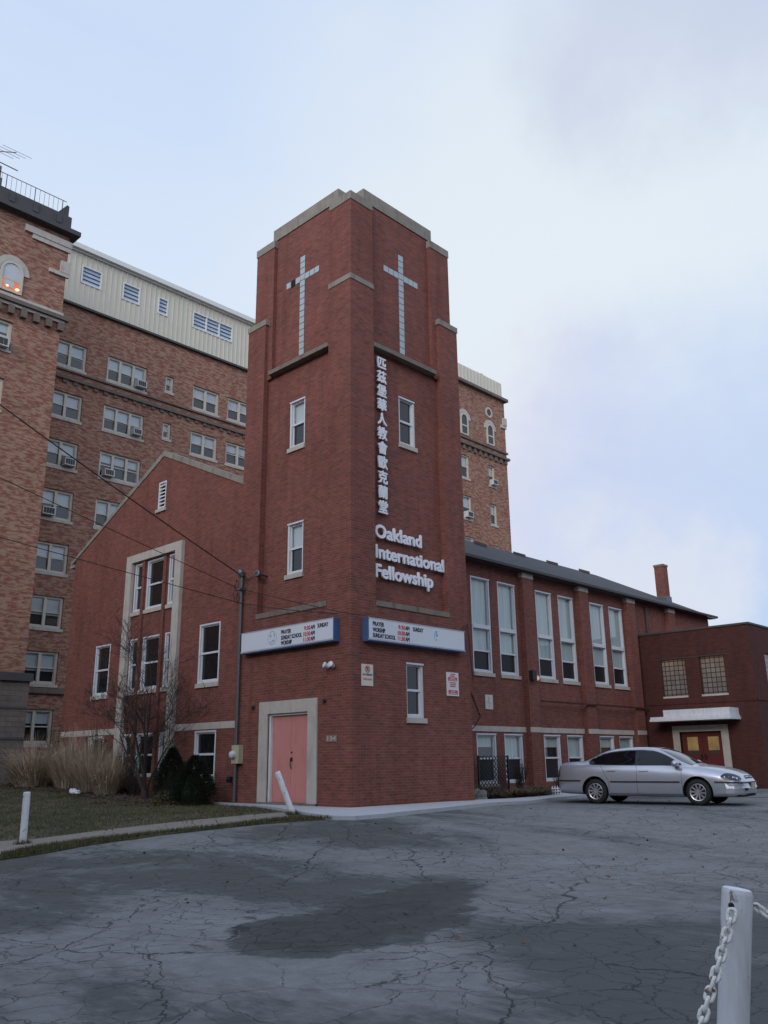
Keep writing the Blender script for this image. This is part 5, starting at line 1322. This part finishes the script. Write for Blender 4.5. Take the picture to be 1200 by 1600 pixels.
for poly in ([(-.93, .553), (.98, .553), (.98, .593), (-.93, .593)], [(-2.50, .575), (-1.80, .575), (-1.80, .615), (-2.50, .615)], [(1.86, .553), (2.49, .545), (2.49, .580), (1.86, .593)]):
    sidep('rub_strip', poly, 'rubber_trim', .010)
for x_ in (-.175, 1.035): sidep('door_seam', [(x_-.004, .28), (x_+.004, .28), (x_+.004, .985), (x_-.004, .985)], 'rubber_trim', .0025)
sidep('door_seam', [(-.98, .30), (-.972, .30), (-.972, .60), (-1.10, .82), (-1.20, .99), (-1.212, .99), (-1.11, .82), (-.98, .60)], 'rubber_trim', .0025)
sidep('door_seam', [(-.98, .262), (1.03, .262), (1.03, .272), (-.98, .272)], 'rubber_trim', .0025)
for x_ in (-.90, .02):
    sidep('door_handle', [(x_-.11, .845), (x_+.11, .845), (x_+.12, .88), (x_-.10, .885)], 'car_paint', .022)
    sidep('handle_recess', [(x_-.13, .832), (x_+.12, .832), (x_+.13, .848), (x_-.12, .848)], 'rubber_trim', .006)
hl = [(2.02, .70), (2.06, .755), (2.15, .79), (2.30, .765), (2.42, .705), (2.465, .645), (2.45, .615), (2.30, .612), (2.12, .635)]
HL = sidep('headlight', spl(hl, 2), 'lamp_glass', .016)
for s_, h_ in zip((-1, 1), HL):
    for (x_, z_, mt_) in ((2.12, .70, 'lens'), (2.22, .705, 'lamp_amber'), (2.31, .69, 'lens'), (2.39, .665, 'lens')):
        patch_mesh([(x_+.017*math.cos(i*.785), z_+.022*math.sin(i*.785)) for i in range(8)], lambda x, z: (x, s_*(side_y(x, z)+.021), z), .1).build('bulb', mt_, h_, local=True)
sidep('tail_light', [(-2.50, .70), (-2.45, .70), (-2.45, .97), (-2.48, .96)], 'tail_red', .006)
def front_x(y, z):
    y = abs(y)
    for xx in np.arange(2.535, 1.9, -.01):
        r = ring_at(xx)
        if r[-1, 1] >= z and np.interp(z, r[6:, 1], r[6:, 0]) >= y and z >= r[0, 1]: return float(xx)
    return 1.9
grl = patch_mesh([(-.36, .65), (.36, .65), (.33, .725), (-.33, .725)], lambda y, z: (front_x(y, z)+.012, y, z), .06).build('grille', 'rubber_trim', car, local=True)
patch_mesh([(-.34, .685), (.34, .685), (.34, .70), (-.34, .70)], lambda y, z: (front_x(y, z)+.020, y, z), .06).build('grille_bar', 'car_paint', grl, local=True)
patch_mesh([(-.075, .680), (-.035, .680), (-.035, .668), (.035, .668), (.035, .680), (.075, .680), (.065, .702), (.035, .702), (.035, .714), (-.035, .714), (-.035, .702), (-.065, .702)], lambda y, z: (front_x(0, .69)+.032, y, z), .2).build('badge', 'chrome', grl, local=True)
bp = MB()
for i in range(13):
    a0_ = -1+2*i/12
def bump_x(y): return float(np.interp(abs(y), [0, .3, .52, .68, .78, .85, .89], [2.580, 2.575, 2.555, 2.50, 2.405, 2.24, 2.08]))
def strip(z0, z1, xo, mat, name, ymax=.875):
    b = MB(); n = 28
    for i in range(n+1):
        y = -ymax+2*ymax*i/n; x = bump_x(y)+xo
        b.v += [(x, y, z0), (x+.02*math.sin(math.pi*.5), y, (z0+z1)/2), (x-.015, y, z1), (x-.25, y, z1), (x-.25, y, z0)]
    for i in range(n):
        for j in range(5): b.f.append((i*5+j, i*5+(j+1) % 5, (i+1)*5+(j+1) % 5, (i+1)*5+j))
    b.f += [tuple(range(5)), tuple(n*5+j for j in range(5))]
    return b.build(name, mat, car, local=True, smooth=False)
strip(.30, .545, -.02, 'car_paint', 'front_bumper'); strip(.545, .578, .0, 'rubber_trim', 'bumper_strip'); strip(.22, .30, -.07, 'well_black', 'front_valance', .74)
b = MB(); b.box(2.575, 2.60, -.16, .16, .40, .55); b.build('number_plate', 'plate_tan', car, local=True)
for s_ in (-1, 1):
    b = MB(); b.box(bump_x(.52)-.03, bump_x(.52)+.012, s_*.52-.09, s_*.52+.09, .37, .43); b.build('fog_light', 'well_black', car, local=True)
    M = Matrix.Translation((.93, s_*1.0, 1.03)) @ Matrix.Diagonal((.10, .125, .085, 1))
    b = MB(); prof = [(math.sin(math.pi*i/8)+.001, -math.cos(math.pi*i/8)) for i in range(9)]; b.lathe(prof, 16, M); b.box(.86, .98, s_*.86-.05, s_*.86+.05, .965, .99); b.build('side_mirror', 'car_paint', car, local=True, smooth=True)
for i_, wx_ in enumerate(WHX):
    for s_ in (-1, 1):
        Mw = Matrix.Translation((wx_, s_*.785, WR)) @ Matrix.Rotation(R(90*s_), 4, 'X')      # +z of the wheel points inwards
        whl = MB().lathe([(.05, -.02), (.06, .02)], 12, Mw).build('wheel', 'alloy', car, local=True)
        MB().lathe([(.205, -.100), (.215, -.112), (.27, -.113), (.310, -.095), (.325, -.06), (.325, .06), (.31, .095), (.2, .11)], 40, Mw, cap=False).build('tyre', 'tyre', whl, local=True, smooth=True)
        rm = MB(); rm.lathe([(.212, -.112), (.205, -.118), (.190, -.113), (.186, -.06), (.186, -.05)], 40, Mw, cap=False); rm.lathe([(.002, -.098), (.048, -.096), (.055, -.08), (.055, -.04)], 16, Mw)
        for k in range(10):
            a = 2*math.pi*k/10+.1; ca, sa = math.cos(a), math.sin(a); hw0, hw1 = .015, .024
            loc = [(.04, -hw0, -.090), (.195, -hw1, -.108), (.195, hw1, -.108), (.04, hw0, -.090), (.04, -hw0, -.06), (.195, -hw1, -.07), (.195, hw1, -.07), (.04, hw0, -.06)]
            rm.add([Mw @ Vector((x*ca-y*sa, x*sa+y*ca, z)) for x, y, z in loc], [(0, 1, 2, 3), (4, 7, 6, 5), (0, 4, 5, 1), (1, 5, 6, 2), (2, 6, 7, 3), (3, 7, 4, 0)])
        rm.build('rim', 'alloy', whl, local=True)
        MB().lathe([(.188, -.058), (.187, -.05)], 30, Mw).build('brake_disc', 'well_black', whl, local=True)
print('objects', len(bpy.data.objects), 'tris', sum(len(o.data.polygons) for o in bpy.data.objects if o.type == 'MESH'))
